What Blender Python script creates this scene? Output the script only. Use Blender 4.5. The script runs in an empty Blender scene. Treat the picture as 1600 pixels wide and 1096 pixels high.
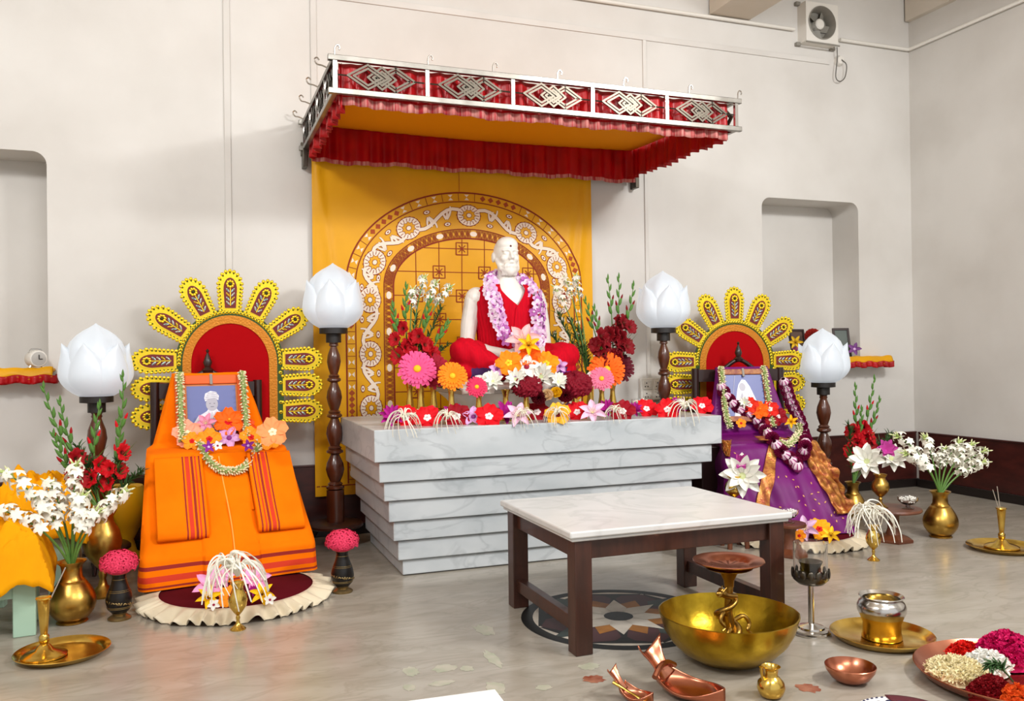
import bpy, math, random
from mathutils import Vector, Matrix, noise
PI = math.pi
R_ = random.Random(11)
SC = bpy.context.scene
COL = SC.collection

# ------------------------------------------------------------------ camera
FOC, YAW, PITCH, ROLL, EYE = 1335.0, math.radians(20.45), math.radians(.3), math.radians(-.73), 1.35
fw = Vector((math.sin(YAW)*math.cos(PITCH), math.cos(YAW)*math.cos(PITCH), math.sin(PITCH)))
rt = Vector((math.cos(YAW), -math.sin(YAW), 0))
up = rt.cross(fw)
rt, up = rt*math.cos(ROLL)+up*math.sin(ROLL), up*math.cos(ROLL)-rt*math.sin(ROLL)
cam = bpy.data.cameras.new('camera')
cam.sensor_width = 36
cam.lens = 36*FOC/1600
cam.clip_start = .05
camo = bpy.data.objects.new('camera', cam)
COL.objects.link(camo)
camo.matrix_world = Matrix(((rt.x, up.x, -fw.x, 0), (rt.y, up.y, -fw.y, 0), (rt.z, up.z, -fw.z, EYE), (0, 0, 0, 1)))
SC.camera = camo
EYEP = Vector((0, 0, EYE))

# ------------------------------------------------------------------ light and exposure
SC.view_settings.view_transform = 'Standard'
SC.view_settings.look = 'None'
SC.view_settings.gamma = 1
SC.view_settings.use_curve_mapping = False
SC.view_settings.exposure = 0.18
W = bpy.data.worlds.new('hall')
SC.world = W
W.use_nodes = True
W.node_tree.nodes['Background'].inputs[0].default_value = (.985, .99, 1, 1)
W.node_tree.nodes['Background'].inputs[1].default_value = .8


def area(name, loc, target, size, sy, power, col):
    l = bpy.data.lights.new(name, 'AREA')
    l.shape = 'RECTANGLE'; l.size = size; l.size_y = sy; l.energy = power; l.color = col
    o = bpy.data.objects.new(name, l)
    COL.objects.link(o)
    o.location = loc
    o.rotation_euler = (Vector(target)-Vector(loc)).to_track_quat('-Z', 'Y').to_euler()


area('ceiling_lamp_right', (4.6, .8, 4.3), (2.2, 5.5, 1.0), 1.2, .5, 200, (1, .995, .985))
area('ceiling_lamp_left', (-1.9, 1.6, 4.3), (1.2, 5.8, 1.0), 1.2, .5, 100, (1, .99, .975))
area('ceiling_lamp_front', (1.5, -.5, 4.4), (2, 5.5, 1.2), 2.4, 1.0, 90, (1, 1, 1))


# ------------------------------------------------------------------ helpers
def ray(px, py):
    return rt*((px-800)/FOC)-up*((py-548)/FOC)+fw


def P(px, py, z=0.0):                     # a point of the place at height z
    d = ray(px, py)
    return EYEP+d*((z-EYE)/d.z)


def Q(px, py, Y):                         # a point of the place at depth Y
    d = ray(px, py)
    return EYEP+d*(Y/d.y)


def srgb(h):
    h = h.lstrip('#')
    c = [int(h[i:i+2], 16)/255 for i in (0, 2, 4)]
    return tuple(x/12.92 if x <= .04045 else ((x+.055)/1.055)**2.4 for x in c)+(1,)


MATS = {}


def mat(key, col, rough=.5, metal=0.0, var=None, vs=6.0, bump=0.0, bs=60.0, sheen=0.0, spec=.5, emit=0.0, coat=0.0, trans=0.0, sub=0.0, detail=4, stretch=None):
    """var = second colour mixed in by noise of scale vs."""
    if key in MATS:
        return MATS[key]
    m = bpy.data.materials.new(key)
    m.use_nodes = True
    nt = m.node_tree
    b = nt.nodes['Principled BSDF']
    I = b.inputs
    I['Base Color'].default_value = srgb(col)
    I['Roughness'].default_value = rough
    I['Metallic'].default_value = metal
    I['Specular IOR Level'].default_value = spec
    I['Sheen Weight'].default_value = sheen
    I['Coat Weight'].default_value = coat
    I['Transmission Weight'].default_value = trans
    if sub:
        I['Subsurface Weight'].default_value = sub
        I['Subsurface Radius'].default_value = (.02, .015, .01)
    if emit:
        I['Emission Color'].default_value = srgb(col)
        I['Emission Strength'].default_value = emit
    if var or bump:
        tc = nt.nodes.new('ShaderNodeTexCoord')
        src = tc.outputs['Object']
        if stretch:
            mp = nt.nodes.new('ShaderNodeMapping')
            mp.inputs['Scale'].default_value = stretch
            nt.links.new(src, mp.inputs['Vector'])
            src = mp.outputs['Vector']
    if var:
        n = nt.nodes.new('ShaderNodeTexNoise')
        n.inputs['Scale'].default_value = vs
        n.inputs['Detail'].default_value = detail
        nt.links.new(src, n.inputs['Vector'])
        r = nt.nodes.new('ShaderNodeValToRGB')
        r.color_ramp.elements[0].position = .35
        r.color_ramp.elements[1].position = .65
        r.color_ramp.elements[0].color = srgb(col)
        r.color_ramp.elements[1].color = srgb(var)
        nt.links.new(n.outputs['Fac'], r.inputs['Fac'])
        nt.links.new(r.outputs['Color'], I['Base Color'])
    if bump:
        n2 = nt.nodes.new('ShaderNodeTexNoise')
        n2.inputs['Scale'].default_value = bs
        n2.inputs['Detail'].default_value = 3
        nt.links.new(src, n2.inputs['Vector'])
        bp = nt.nodes.new('ShaderNodeBump')
        bp.inputs['Strength'].default_value = bump
        bp.inputs['Distance'].default_value = .01
        nt.links.new(n2.outputs['Fac'], bp.inputs['Height'])
        nt.links.new(bp.outputs['Normal'], I['Normal'])
    MATS[key] = m
    return m


def marble(key, base, vein, cloud, rough=.25, vscale=1.6, stretch=(1, 1, 1), amt=.8):
    m = mat(key, base, rough)
    nt = m.node_tree
    N, L = nt.nodes, nt.links
    tc = N.new('ShaderNodeTexCoord')
    mp = N.new('ShaderNodeMapping')
    mp.inputs['Scale'].default_value = stretch
    mp.inputs['Rotation'].default_value = (.3, .2, .5)
    L.new(tc.outputs['Object'], mp.inputs['Vector'])
    n1 = N.new('ShaderNodeTexNoise')
    n1.inputs['Scale'].default_value = vscale
    n1.inputs['Detail'].default_value = 9
    n1.inputs['Distortion'].default_value = 1.2
    n2 = N.new('ShaderNodeTexNoise')
    n2.inputs['Scale'].default_value = vscale*1.3
    n2.inputs['Detail'].default_value = 5
    L.new(mp.outputs[0], n1.inputs['Vector'])
    L.new(mp.outputs[0], n2.inputs['Vector'])
    r1 = N.new('ShaderNodeValToRGB')
    e = r1.color_ramp.elements
    e[0].position, e[0].color = .44, (0, 0, 0, 1)
    e[1].position, e[1].color = .53, (0, 0, 0, 1)
    x = r1.color_ramp.elements.new(.485)
    x.color = (amt, amt, amt, 1)
    L.new(n1.outputs['Fac'], r1.inputs['Fac'])
    r2 = N.new('ShaderNodeValToRGB')
    r2.color_ramp.elements[0].position = .35
    r2.color_ramp.elements[1].position = .68
    r2.color_ramp.elements[0].color = srgb(base)
    r2.color_ramp.elements[1].color = srgb(cloud)
    L.new(n2.outputs['Fac'], r2.inputs['Fac'])
    mx = N.new('ShaderNodeMix')
    mx.data_type = 'RGBA'
    L.new(r1.outputs['Color'], mx.inputs[0])
    L.new(r2.outputs['Color'], mx.inputs[6])
    mx.inputs[7].default_value = srgb(vein)
    L.new(mx.outputs[2], N['Principled BSDF'].inputs['Base Color'])
    return m


class M:
    """collects geometry for ONE mesh object"""
    def __init__(s):
        s.v, s.f, s.m = [], [], []

    def add(s, vs, fs, k=0, T=None):
        b = len(s.v)
        s.v += [tuple(T @ Vector(p)) for p in vs] if T else [tuple(p) for p in vs]
        for f in fs:
            s.f.append([b+i for i in f])
            s.m.append(k)
        return s

    def box(s, c, d, k=0, T=None):
        x, y, z = c
        a, b, e = d[0]/2, d[1]/2, d[2]/2
        vs = [(x+i*a, y+j*b, z+l*e) for l in (-1, 1) for j in (-1, 1) for i in (-1, 1)]
        return s.add(vs, [(0, 2, 3, 1), (4, 5, 7, 6), (0, 1, 5, 4), (2, 6, 7, 3), (0, 4, 6, 2), (1, 3, 7, 5)], k, T)

    def lathe(s, prof, n=32, k=0, T=None, cap=True, wob=None):
        vs, fs = [], []
        for r, z in prof:
            for i in range(n):
                a = 2*PI*i/n
                q = r*(wob(a, z) if wob else 1)
                vs.append((q*math.cos(a), q*math.sin(a), z))
        for j in range(len(prof)-1):
            for i in range(n):
                i2 = (i+1) % n
                fs.append((j*n+i, j*n+i2, (j+1)*n+i2, (j+1)*n+i))
        if cap:
            if prof[0][0] > 1e-4: fs.append(tuple(range(n))[::-1])
            if prof[-1][0] > 1e-4: fs.append(tuple((len(prof)-1)*n+i for i in range(n)))
        return s.add(vs, fs, k, T)

    def tube(s, pts, r, n=8, k=0, T=None, flat=1.0):
        pts = [Vector(p) for p in pts]
        rr = r if isinstance(r, (list, tuple)) else [r]*len(pts)
        vs, fs = [], []
        ref = None
        for i, p in enumerate(pts):
            t = (pts[min(i+1, len(pts)-1)]-pts[max(i-1, 0)])
            t = t.normalized() if t.length > 1e-9 else Vector((0, 0, 1))
            if ref is None:
                ref = Vector((0, 0, 1)) if abs(t.z) < .9 else Vector((0, 1, 0))
            a = t.cross(ref)
            a = a.normalized() if a.length > 1e-6 else Vector((1, 0, 0))
            b = a.cross(t).normalized()
            ref = b
            for j in range(n):
                g = 2*PI*j/n
                vs.append(p+a*(rr[i]*math.cos(g))+b*(rr[i]*flat*math.sin(g)))
        for i in range(len(pts)-1):
            for j in range(n):
                j2 = (j+1) % n
                fs.append((i*n+j, i*n+j2, (i+1)*n+j2, (i+1)*n+j))
        fs.append(tuple(range(n))[::-1])
        fs.append(tuple((len(pts)-1)*n+j for j in range(n)))
        return s.add(vs, fs, k, T)

    def ell(s, c, r, k=0, n=14, m=9, T=None):
        r = r if isinstance(r, (list, tuple)) else (r, r, r)
        vs = [(c[0], c[1], c[2]-r[2])]
        for j in range(1, m):
            b = -PI/2+PI*j/m
            for i in range(n):
                a = 2*PI*i/n
                vs.append((c[0]+r[0]*math.cos(b)*math.cos(a), c[1]+r[1]*math.cos(b)*math.sin(a), c[2]+r[2]*math.sin(b)))
        vs.append((c[0], c[1], c[2]+r[2]))
        fs = [(0, 1+(i+1) % n, 1+i) for i in range(n)]
        for j in range(m-2):
            for i in range(n):
                fs.append((1+j*n+i, 1+j*n+(i+1) % n, 1+(j+1)*n+(i+1) % n, 1+(j+1)*n+i))
        t = len(vs)-1
        fs += [(1+(m-2)*n+i, 1+(m-2)*n+(i+1) % n, t) for i in range(n)]
        return s.add(vs, fs, k, T)

    def grid(s, fn, nu, nv, k=0, T=None, kf=None, close=False):
        vs = [fn(i/nu, j/nv) for j in range(nv+1) for i in range(nu+(0 if close else 1))]
        w = nu if close else nu+1
        for j in range(nv):
            for i in range(nu):
                pass
        b = len(s.v)
        s.v += [tuple(T @ Vector(p)) for p in vs] if T else [tuple(p) for p in vs]
        for j in range(nv):
            for i in range(nu):
                i2 = (i+1) % w
                s.f.append([b+j*w+i, b+j*w+i2, b+(j+1)*w+i2, b+(j+1)*w+i])
                s.m.append(kf(i/nu, j/nv) if kf else k)
        return s

    def ngon(s, pts, k=0, T=None):
        return s.add(pts, [tuple(range(len(pts)))], k, T)

    def mesh(s, name, mats, smooth=True, ang=40):
        me = bpy.data.meshes.new(name)
        me.from_pydata(s.v, [], s.f)
        for x in (mats if isinstance(mats, (list, tuple)) else [mats]):
            me.materials.append(x)
        me.polygons.foreach_set('material_index', s.m)
        me.validate()
        if smooth:
            me.shade_smooth()
            me.set_sharp_from_angle(angle=math.radians(ang))
        me.update()
        return me


def obj(name, m, mats=None, parent=None, loc=None, rot=None, bevel=0, solid=0, sub=0, smooth=True, ang=40, mw=None):
    me = m if isinstance(m, bpy.types.Mesh) else m.mesh(name, mats, smooth, ang)
    o = bpy.data.objects.new(name, me)
    COL.objects.link(o)
    if parent: o.parent = parent
    if loc is not None: o.location = loc
    if rot is not None: o.rotation_euler = rot
    if mw is not None: o.matrix_basis = mw
    if solid:
        md = o.modifiers.new('solid', 'SOLIDIFY'); md.thickness = solid; md.offset = 0
    if sub:
        md = o.modifiers.new('sub', 'SUBSURF'); md.levels = sub; md.render_levels = sub
    if bevel:
        md = o.modifiers.new('bevel', 'BEVEL'); md.width = bevel; md.segments = 3; md.limit_method = 'ANGLE'; md.angle_limit = math.radians(35)
    return o


def tag(o, label, cat, group=None, kind=None):
    if label: o['label'] = label
    if cat: o['category'] = cat
    if group: o['group'] = group
    if kind: o['kind'] = kind
    return o


def thing(name, label, cat, loc=(0, 0, 0), rz=0.0, group=None, mw=None):
    o = bpy.data.objects.new(name, None)
    o.empty_display_size = .05
    COL.objects.link(o)
    if mw is not None: o.matrix_basis = mw
    else:
        o.location = loc; o.rotation_euler = (0, 0, rz)
    return tag(o, label, cat, group)


def struct(o):
    o['kind'] = 'structure'
    return o


def dup(root, label, mw=None, loc=None, rz=None, scale=None):
    def cp(o, par):
        c = o.copy()
        COL.objects.link(c)
        if par: c.parent = par
        for ch in o.children: cp(ch, c)
        return c
    r = cp(root, None)
    r['label'] = label
    if mw is not None: r.matrix_basis = mw
    if loc is not None: r.location = loc
    if rz is not None: r.rotation_euler = (0, 0, rz)
    if scale is not None: r.scale = (scale,)*3
    return r


def frame(pos, nrm, spin=0.0, s=1.0):
    """matrix whose z axis is nrm"""
    z = Vector(nrm).normalized()
    a = Vector((0, 0, 1)) if abs(z.z) < .95 else Vector((0, 1, 0))
    x = a.cross(z).normalized()
    y = z.cross(x)
    m = Matrix((x, y, z)).transposed().to_4x4()
    return Matrix.Translation(pos) @ m @ Matrix.Rotation(spin, 4, 'Z') @ Matrix.Scale(s, 4)


def towards(p, lift=.3, dx=0.0):
    d = EYEP-Vector(p)
    d.z = 0
    d.normalize()
    return Vector((d.x+dx, d.y, lift))


def bez(a, b, c, n=8):
    a, b, c = Vector(a), Vector(b), Vector(c)
    return [a*(1-t)**2+b*2*t*(1-t)+c*t*t for t in (i/n for i in range(n+1))]


def sp(pts, n=6):
    """Catmull-Rom through points"""
    p = [Vector(x) for x in pts]
    p = [p[0]*2-p[1]]+p+[p[-1]*2-p[-2]]
    out = []
    for i in range(1, len(p)-2):
        for j in range(n):
            t = j/n
            out.append(.5*((2*p[i])+(p[i+1]-p[i-1])*t+(2*p[i-1]-5*p[i]+4*p[i+1]-p[i+2])*t*t+(3*p[i]-p[i-1]-3*p[i+1]+p[i+2])*t**3))
    out.append(p[-2])
    return out


ORD = ['first', 'second', 'third', 'fourth', 'fifth', 'sixth', 'seventh', 'eighth', 'ninth', 'tenth', 'eleventh', 'twelfth']

# ------------------------------------------------------------------ materials
WALL = mat('plaster', '#dad7d2', .55, var='#cdc9c3', vs=1.1, bump=.06, bs=14, detail=6)
CEIL = mat('ceiling_paint', '#d8cfc2', .7, var='#cbbfae', vs=1.5)
MAROON = mat('maroon_skirting', '#4a1f1a', .28, var='#351613', vs=5, stretch=(1, 1, 3))
BLACKSTONE = mat('black_stone', '#1d1614', .3)
FLOORM = marble('floor_marble', '#aaa397', '#8a8375', '#9a9285', .22, 2.4, (1, 2.6, 1), .4)
ALTARM = marble('altar_marble', '#c6cbce', '#868d92', '#b3babe', .3, 2.2, (1, 1, 2), .32)
TABLEM = marble('table_marble', '#dcdcda', '#b2b2b0', '#cdcdcb', .25, 2.0, (1, 1, 1), .3)
STATM = mat('statue_marble', '#efebe4', .35, sub=.15, var='#e6e1d8', vs=5)
BRASS = mat('brass', '#e2bf62', .2, 1, var='#c99f45', vs=9, bump=.05, bs=25)
OLDBRASS = mat('old_brass', '#c09a4c', .32, 1, var='#9a7434', vs=8, bump=.12, bs=22)
BOWLBRASS = mat('hammered_brass', '#c2a02e', .3, 1, var='#a98823', vs=14, bump=.25, bs=18)
COPPER = mat('copper', '#c98468', .26, 1, var='#b06a50', vs=8)
STEEL = mat('steel', '#c9c5bf', .2, 1)
DKSTEEL = mat('grey_steel', '#77736c', .32, 1, var='#97938c', vs=6)
ANTIQ = mat('antique_silver', '#5a544b', .35, 1)
POLEW = mat('turned_wood', '#48200f', .3, coat=.4, var='#5b2d19', vs=4, stretch=(6, 6, 1))
WOOD = mat('dark_wood', '#33190f', .4, coat=.15, var='#452317', vs=4, stretch=(6, 6, 1))
WOOD2 = mat('reddish_wood', '#6b391f', .45, coat=.1, var='#582d19', vs=5, stretch=(1, 6, 1))
BLACKW = mat('black_paint', '#1b1614', .45)
EBONY = mat('ebony_wood', '#2b1512', .35, coat=.2)
ORANGE = mat('orange_cotton', '#ff7d02', .9, spec=.1, var='#fa7400', vs=5, bump=.05, bs=160)
DKRED = mat('dark_red_thread', '#9a1b10', .8)
BRED = mat('bright_red_stripe', '#d8340f', .8)
CREAM = mat('cream_satin', '#ddd0b4', .5, sheen=.2)
RUG = mat('maroon_velvet', '#570916', .9, spec=.1)
VELVET = mat('red_velvet', '#a8040c', .85, spec=.1)
SATIN = mat('red_satin', '#b8040d', .36, spec=.35, var='#9d040c', vs=7)
FRINGE = mat('fringe', '#cf8f86', .8, var='#a8202a', vs=60, stretch=(1, 1, .05))
OCHRE = mat('ochre_canopy_cloth', '#ef9a08', .75, spec=.1)
YELLOWC = mat('golden_silk', '#e6a706', .45, var='#dc9d05', vs=2.5, spec=.28)
EMB = mat('maroon_embroidery', '#8a2a0c', .8)
EMBW = mat('white_applique', '#f3e3cf', .7)
EMBB = mat('brown_applique', '#a8481a', .8)
GOLD = mat('gilt_foil', '#f0cf2a', .3, .55, bump=.1, bs=90)
GOLD2 = mat('antique_gilt', '#c47a1c', .4, .5, bump=.3, bs=70)
DKGREEN = mat('dark_green_foil', '#2f4a12', .4, .3)
TEAL = mat('pale_teal_foil', '#b9d8d6', .3, .4)
PMAROON = mat('petal_maroon', '#6e1410', .6)
GLOBE = mat('opal_glass', '#b4bac0', .3, emit=.62)
RED = mat('vermilion_red_cloth', '#cc0620', .85, spec=.12, var='#bd0820', vs=7, stretch=(14, 14, 1))
VIOLET = mat('violet_border', '#45205f', .7)
GREEN = mat('stem_green', '#4f7a33', .55, var='#64893c', vs=9)
LTGREEN = mat('bud_green', '#a9c069', .5)
DKLEAF = mat('fern_green', '#2f5222', .6)
WHITEP = mat('white_petal', '#f4f1e4', .55, sub=.1)
SILVERBLK = mat('black_lacquer', '#171210', .3, .3)
ENGR = mat('engraved_pattern', '#8f7a52', .35, .9)
SARI = mat('purple_silk', '#74086e', .5, spec=.3, var='#6b0a66', vs=6)
ZARI = mat('gold_zari', '#c98a3e', .38, .5, var='#9a4a2c', vs=26, bump=.25, bs=80)
PAINTW = mat('white_paint', '#e2ded6', .45)
SOCK = mat('socket_dark', '#2a2624', .5)
GRIME = mat('fan_grey', '#8b877e', .6)
GSTOOL = mat('pale_green_paint', '#a9c8b2', .45)
MARIG = mat('yellow_cotton', '#efa406', .85, spec=.12, var='#e69a08', vs=5)
GLASS = mat('clear_glass', '#ffffff', .03, trans=1.0)
JASM = mat('jasmine_cream', '#efe6bd', .6)
JASG = mat('jasmine_green', '#8ea35c', .6)

# ------------------------------------------------------------------ room shell
D = 6.57
XL, XR, ZT = -2.75, 6.71, 4.95
NZ0, NZ1, ND, NR = 1.24, 2.78, .36, .09
NICHES = [(-2.04, -.927), (4.927, 6.045)]
m = M()
xs = [XL, NICHES[0][0], NICHES[0][1], NICHES[1][0], NICHES[1][1], XR]
zs = [0, NZ0, NZ1, ZT]
for i in range(5):
    for j in range(3):
        if j == 1 and i in (1, 3):
            continue
        m.add([(xs[i], D, zs[j]), (xs[i+1], D, zs[j]), (xs[i+1], D, zs[j+1]), (xs[i], D, zs[j+1])], [(0, 1, 2, 3)])
for a, b in NICHES:
    path = [(a, NZ0)]
    for k in range(9):
        t = PI-PI/2*k/8
        path.append((a+NR+NR*math.cos(t), NZ1-NR+NR*math.sin(t)))
    for k in range(9):
        t = PI/2-PI/2*k/8
        path.append((b-NR+NR*math.cos(t), NZ1-NR+NR*math.sin(t)))
    path.append((b, NZ0))
    n = len(path)
    vs = [(x, D, z) for x, z in path]+[(x, D+ND, z) for x, z in path]
    fs = [(i, i+1, n+i+1, n+i) for i in range(n-1)]+[(0, n, 2*n-1, n-1)]
    m.add(vs, fs)
    m.ngon([(x, D+ND, z) for x, z in path])
    for cx, arc in ((a, path[1:10]), (b, path[10:19])):
        for k in range(8):
            m.add([(cx, D, NZ1), (arc[k][0], D, arc[k][1]), (arc[k+1][0], D, arc[k+1][1])], [(0, 1, 2)])
struct(obj('wall_back', m, WALL, ang=30))
struct(obj('wall_right', M().add([(XR, D, 0), (XR, -2.5, 0), (XR, -2.5, ZT), (XR, D, ZT)], [(0, 1, 2, 3)]), WALL))
struct(obj('wall_left', M().add([(XL, D, 0), (XL, -2.5, 0), (XL, -2.5, ZT), (XL, D, ZT)], [(0, 1, 2, 3)]), WALL))
m = M().add([(XL, D, ZT), (XR, D, ZT), (XR, -2.5, ZT), (XL, -2.5, ZT)], [(0, 1, 2, 3)])
m.box((4.59, 3.0, 4.665), (.42, 7.1, .55))
m.box((XR-.03, 3.0, 4.78), (.06, 7.1, .34))
struct(obj('ceiling', m, CEIL))

# floor with its inlaid marble medallion
FI = [mat('inlay_black', '#1b1a19'  , .45, spec=.15), mat('inlay_white', '#cbc3b6', .45, spec=.2, var='#b7aea0', vs=9), mat('inlay_maroon', '#452628'  , .45, spec=.15),
      mat('inlay_ochre', '#9c6420'  , .45, spec=.15, var='#87551d', vs=12), mat('inlay_green', '#363f3b'  , .45, spec=.15)]
STAIN = [mat('vermilion_stain', '#7d3a26', .4, var='#a06a52', vs=16, spec=.3), mat('green_grey_stain', '#a0a48c', .3, var='#b5b0a0', vs=18)]
m = M().add([(XL, D, 0), (XL, -2.5, 0), (XR, -2.5, 0), (XR, D, 0)], [(0, 1, 2, 3)])
MC = (2.03, 3.93)


def ring(r0, r1, k, z, n=72):
    vs = [(MC[0]+r*math.cos(2*PI*i/n), MC[1]+r*math.sin(2*PI*i/n), z) for r in (r0, r1) for i in range(n)]
    m.add(vs, [(i, (i+1) % n, n+(i+1) % n, n+i) for i in range(n)], k)


def star(pts, k, z, rots, off=0.0):
    for i in range(rots):
        a = 2*PI*i/rots+off
        m.ngon([(MC[0]+x*math.cos(a)-y*math.sin(a), MC[1]+x*math.sin(a)+y*math.cos(a), z) for x, y in pts], k)


m.ngon([(MC[0]+.46*math.cos(2*PI*i/72), MC[1]+.46*math.sin(2*PI*i/72), .0006) for i in range(72)], 2)
ring(.44, .50, 1, .0009)
star([(.16, -.06), (.41, -.16), (.41, .16), (.16, .06)], 1, .0011, 8, PI/8)
star([(.20, -.05), (.30, -.11), (.36, -.10), (.43, 0), (.36, .10), (.30, .11), (.20, .05)], 3, .0014, 8)
star([(.25, 0), (.31, -.06), (.44, -.02), (.44, .02), (.31, .06)], 5, .0017, 4, PI/8)
star([(.14, 0), (.21, -.055), (.30, 0), (.21, .055)], 4, .0020, 8)
star([(.02, 0), (.14, -.057), (.29, 0), (.14, .057)], 2, .0023, 8, PI/8)
m.ngon([(MC[0]+.075*math.cos(2*PI*i/32), MC[1]+.075*math.sin(2*PI*i/32), .0027) for i in range(32)], 1)


def blot(c, rx, ry, k, seed):
    rr = random.Random(seed)
    n = 22
    m.ngon([(c.x+rx*math.cos(2*PI*i/n)*rr.uniform(.7, 1.1), c.y+ry*math.sin(2*PI*i/n)*rr.uniform(.7, 1.1), .0008) for i in range(n)], k)


blot(P(928, 1062), .05, .05, 6, 1)
blot(P(1262, 1076), .05, .05, 6, 2)
for i, (x, y, rx, ry) in enumerate([(770, 1030, .03, .12), (757, 985, .05, .09), (695, 1045, .06, .05), (730, 1045, .03, .04), (642, 1050, .04, .06), (920, 1042, .05, .04), (640, 1075, .03, .04), (775, 1075, .04, .07), (850, 1075, .04, .03), (690, 1068, .06, .03)]):
    blot(P(x, y), rx, ry, 7, 10+i)
struct(obj('floor', m, [FLOORM]+FI+STAIN))
m = M().box(((XL+XR)/2, D-.012, .30), (XR-XL, .024, .46))
m.box(((XL+XR)/2, D-.025, .04), (XR-XL, .05, .08), 1)
m.box(((XL+XR)/2, D-.016, .535), (XR-XL, .032, .016))
struct(obj('baseboard_back', m, [MAROON, BLACKSTONE], bevel=.004))
m = M().box((XR-.012, 2.0, .30), (.024, 9.0, .46))
m.box((XR-.025, 2.0, .04), (.05, 9.0, .08), 1)
m.box((XR-.016, 2.0, .535), (.032, 9.0, .016))
struct(obj('baseboard_right', m, [MAROON, BLACKSTONE], bevel=.004))

# ------------------------------------------------------------------ conduits, fan, socket board on the back wall
def strip(name, label, a, b, w, d=.014):
    a, b = Vector(a), Vector(b)
    c = (a+b)/2
    v = b-a
    m = M().box((0, 0, 0), (abs(v.x)+(w if abs(v.x) < .01 else 0), d, abs(v.z)+(w if abs(v.z) < .01 else 0)))
    tag(obj(name, m, WALL, loc=(c.x, D-d/2, c.z), bevel=.003), label, 'conduit')


strip('cable_casing', 'flat white cable casing running down the wall to the gilded arch of the orange throne', (.25, D, 1.5), (.25, D, ZT), .045)
strip('cable_casing', 'flat white cable casing rising on the wall above the left canopy corner', (.875, D, 2.9), (.875, D, ZT), .045)
strip('cable_casing', 'flat white vertical cable casing ending at the socket board', (3.715, D, 1.12), (3.715, D, 4.085), .034)
strip('cable_casing', 'flat white horizontal cable casing ending at the ceiling rose below the fan', (.9, D, 4.11), (5.72, D, 4.11), .05)


def pipe(name, label, pts, r=.017):
    tag(obj(name, M().tube(pts, r, 10), PAINTW), label, 'conduit')


pz = 4.385
pipe('conduit_pipe', 'white round conduit pipe along the top of the wall left of the fan', [(2.6, D-.03, pz-.02), (5.3, D-.03, pz-.02)])
pipe('conduit_pipe', 'white round conduit pipe from the fan round the corner onto the right wall', [(5.83, D-.03, 4.33), (XR-.05, D-.03, 4.33), (XR-.03, D-.05, 4.33), (XR-.03, 2.5, 4.33)])
fc = Q(1271, 43, D)
fan = thing('exhaust_fan', 'square white exhaust fan with round grey housing mounted high near the corner', 'fan', (fc.x, D, fc.z))
m = M()
S = .185
for sx, sz, w, h in ((-1, 0, .03, 2*S), (1, 0, .03, 2*S), (0, 1, 2*S, .03), (0, -1, 2*S, .03)):
    m.box((sx*(S-.015), -.058, sz*(S-.015)), (w+(.0 if sx else -.062), .116, h))
n = 40
vs = []
for r in (0, 1):
    for i in range(n):
        a = 2*PI*i/n
        if r == 0: vs.append((.155*math.cos(a), -.12, .155*math.sin(a)))
        else:
            q = S/max(abs(math.cos(a)), abs(math.sin(a)))
            vs.append((q*math.cos(a), -.12, q*math.sin(a)))
m.add(vs, [(i, (i+1) % n, n+(i+1) % n, n+i) for i in range(n)])
obj('housing', m, PAINTW, fan)
RX = Matrix.Rotation(PI/2, 4, 'X')
obj('shroud', M().lathe([(.158, .125), (.15, .13), (.142, .11), (.13, .05), (.13, .02), (0, .02)], 40, 0, RX, False), GRIME, fan)
m = M()
for i in range(5):
    m.box((.085, 0, .055), (.09, .062, .006), 0, RX @ Matrix.Rotation(i*2*PI/5, 4, 'Z') @ Matrix.Rotation(.5, 4, 'X'))
obj('fan_blades', m, GRIME, fan)
obj('hub', M().lathe([(.05, .02), (.05, .09), (.04, .1), (0, .1)], 24, 0, RX), PAINTW, fan)
for sx in (-1, 1):
    for sz in (-1, 1):
        obj('mounting_lug', M().box((sx*.2, -.02, sz*.19), (.05, .04, .035)), GRIME, fan, bevel=.006)
obj('bottom_rod', M().tube([(-.19, -.13, -.2), (.19, -.13, -.2)], .008), GRIME, fan)
rp = Q(1309, 96, D)
rose = thing('ceiling_rose', 'round white cable rose on the wall below the fan', 'electrical fitting', (rp.x, D, rp.z))
obj('base', M().lathe([(.05, 0), (.05, .02), (.035, .045), (0, .05)], 20, 0, RX), PAINTW, rose)
tag(obj('power_cord', M().tube(sp([(rp.x, D-.052, rp.z), (rp.x+.05, D-.06, rp.z-.05), (rp.x+.04, D-.05, rp.z-.16), (rp.x-.02, D-.05, rp.z-.21), (rp.x-.07, D-.05, rp.z-.17), (rp.x-.05, D-.05, rp.z+.0), (rp.x-.06, D-.06, rp.z+.11)]), .005, 6), mat('grey_cord', '#5a564f', .5)), 'thin grey looped power cord hanging below the fan', 'cord')
sc = Q(1016, 608, D)
sb = thing('socket_board', 'white electrical socket board on the wall above the right end of the altar', 'socket', (sc.x, D, sc.z))
obj('plate', M().box((0, -.02, 0), (.23, .04, .19)), PAINTW, sb, bevel=.006)
for dx in (-.05, .06):
    for dz in (.035, -.055):
        s_ = obj('socket', M().box((dx, -.043, dz), (.085, .008, .075)), PAINTW, sb, bevel=.003)
        m = M()
        for a, b in ((0, .018), (-.016, -.012), (.016, -.012)):
            m.lathe([(.006, 0), (.006, .003)], 8, 0, Matrix.Translation((dx-.012+a*.8, -.046, dz+b)) @ RX)
        obj('pin_hole', m, SOCK, s_)
        obj('rocker_switch', M().box((dx+.025, -.049, dz), (.02, .008, .035)), PAINTW, s_, bevel=.002)

# ------------------------------------------------------------------ yellow embroidered backdrop
BX0, BX1, BZ0, BZ1 = .845, 3.165, .305, 2.86
BY = D-.045


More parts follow.
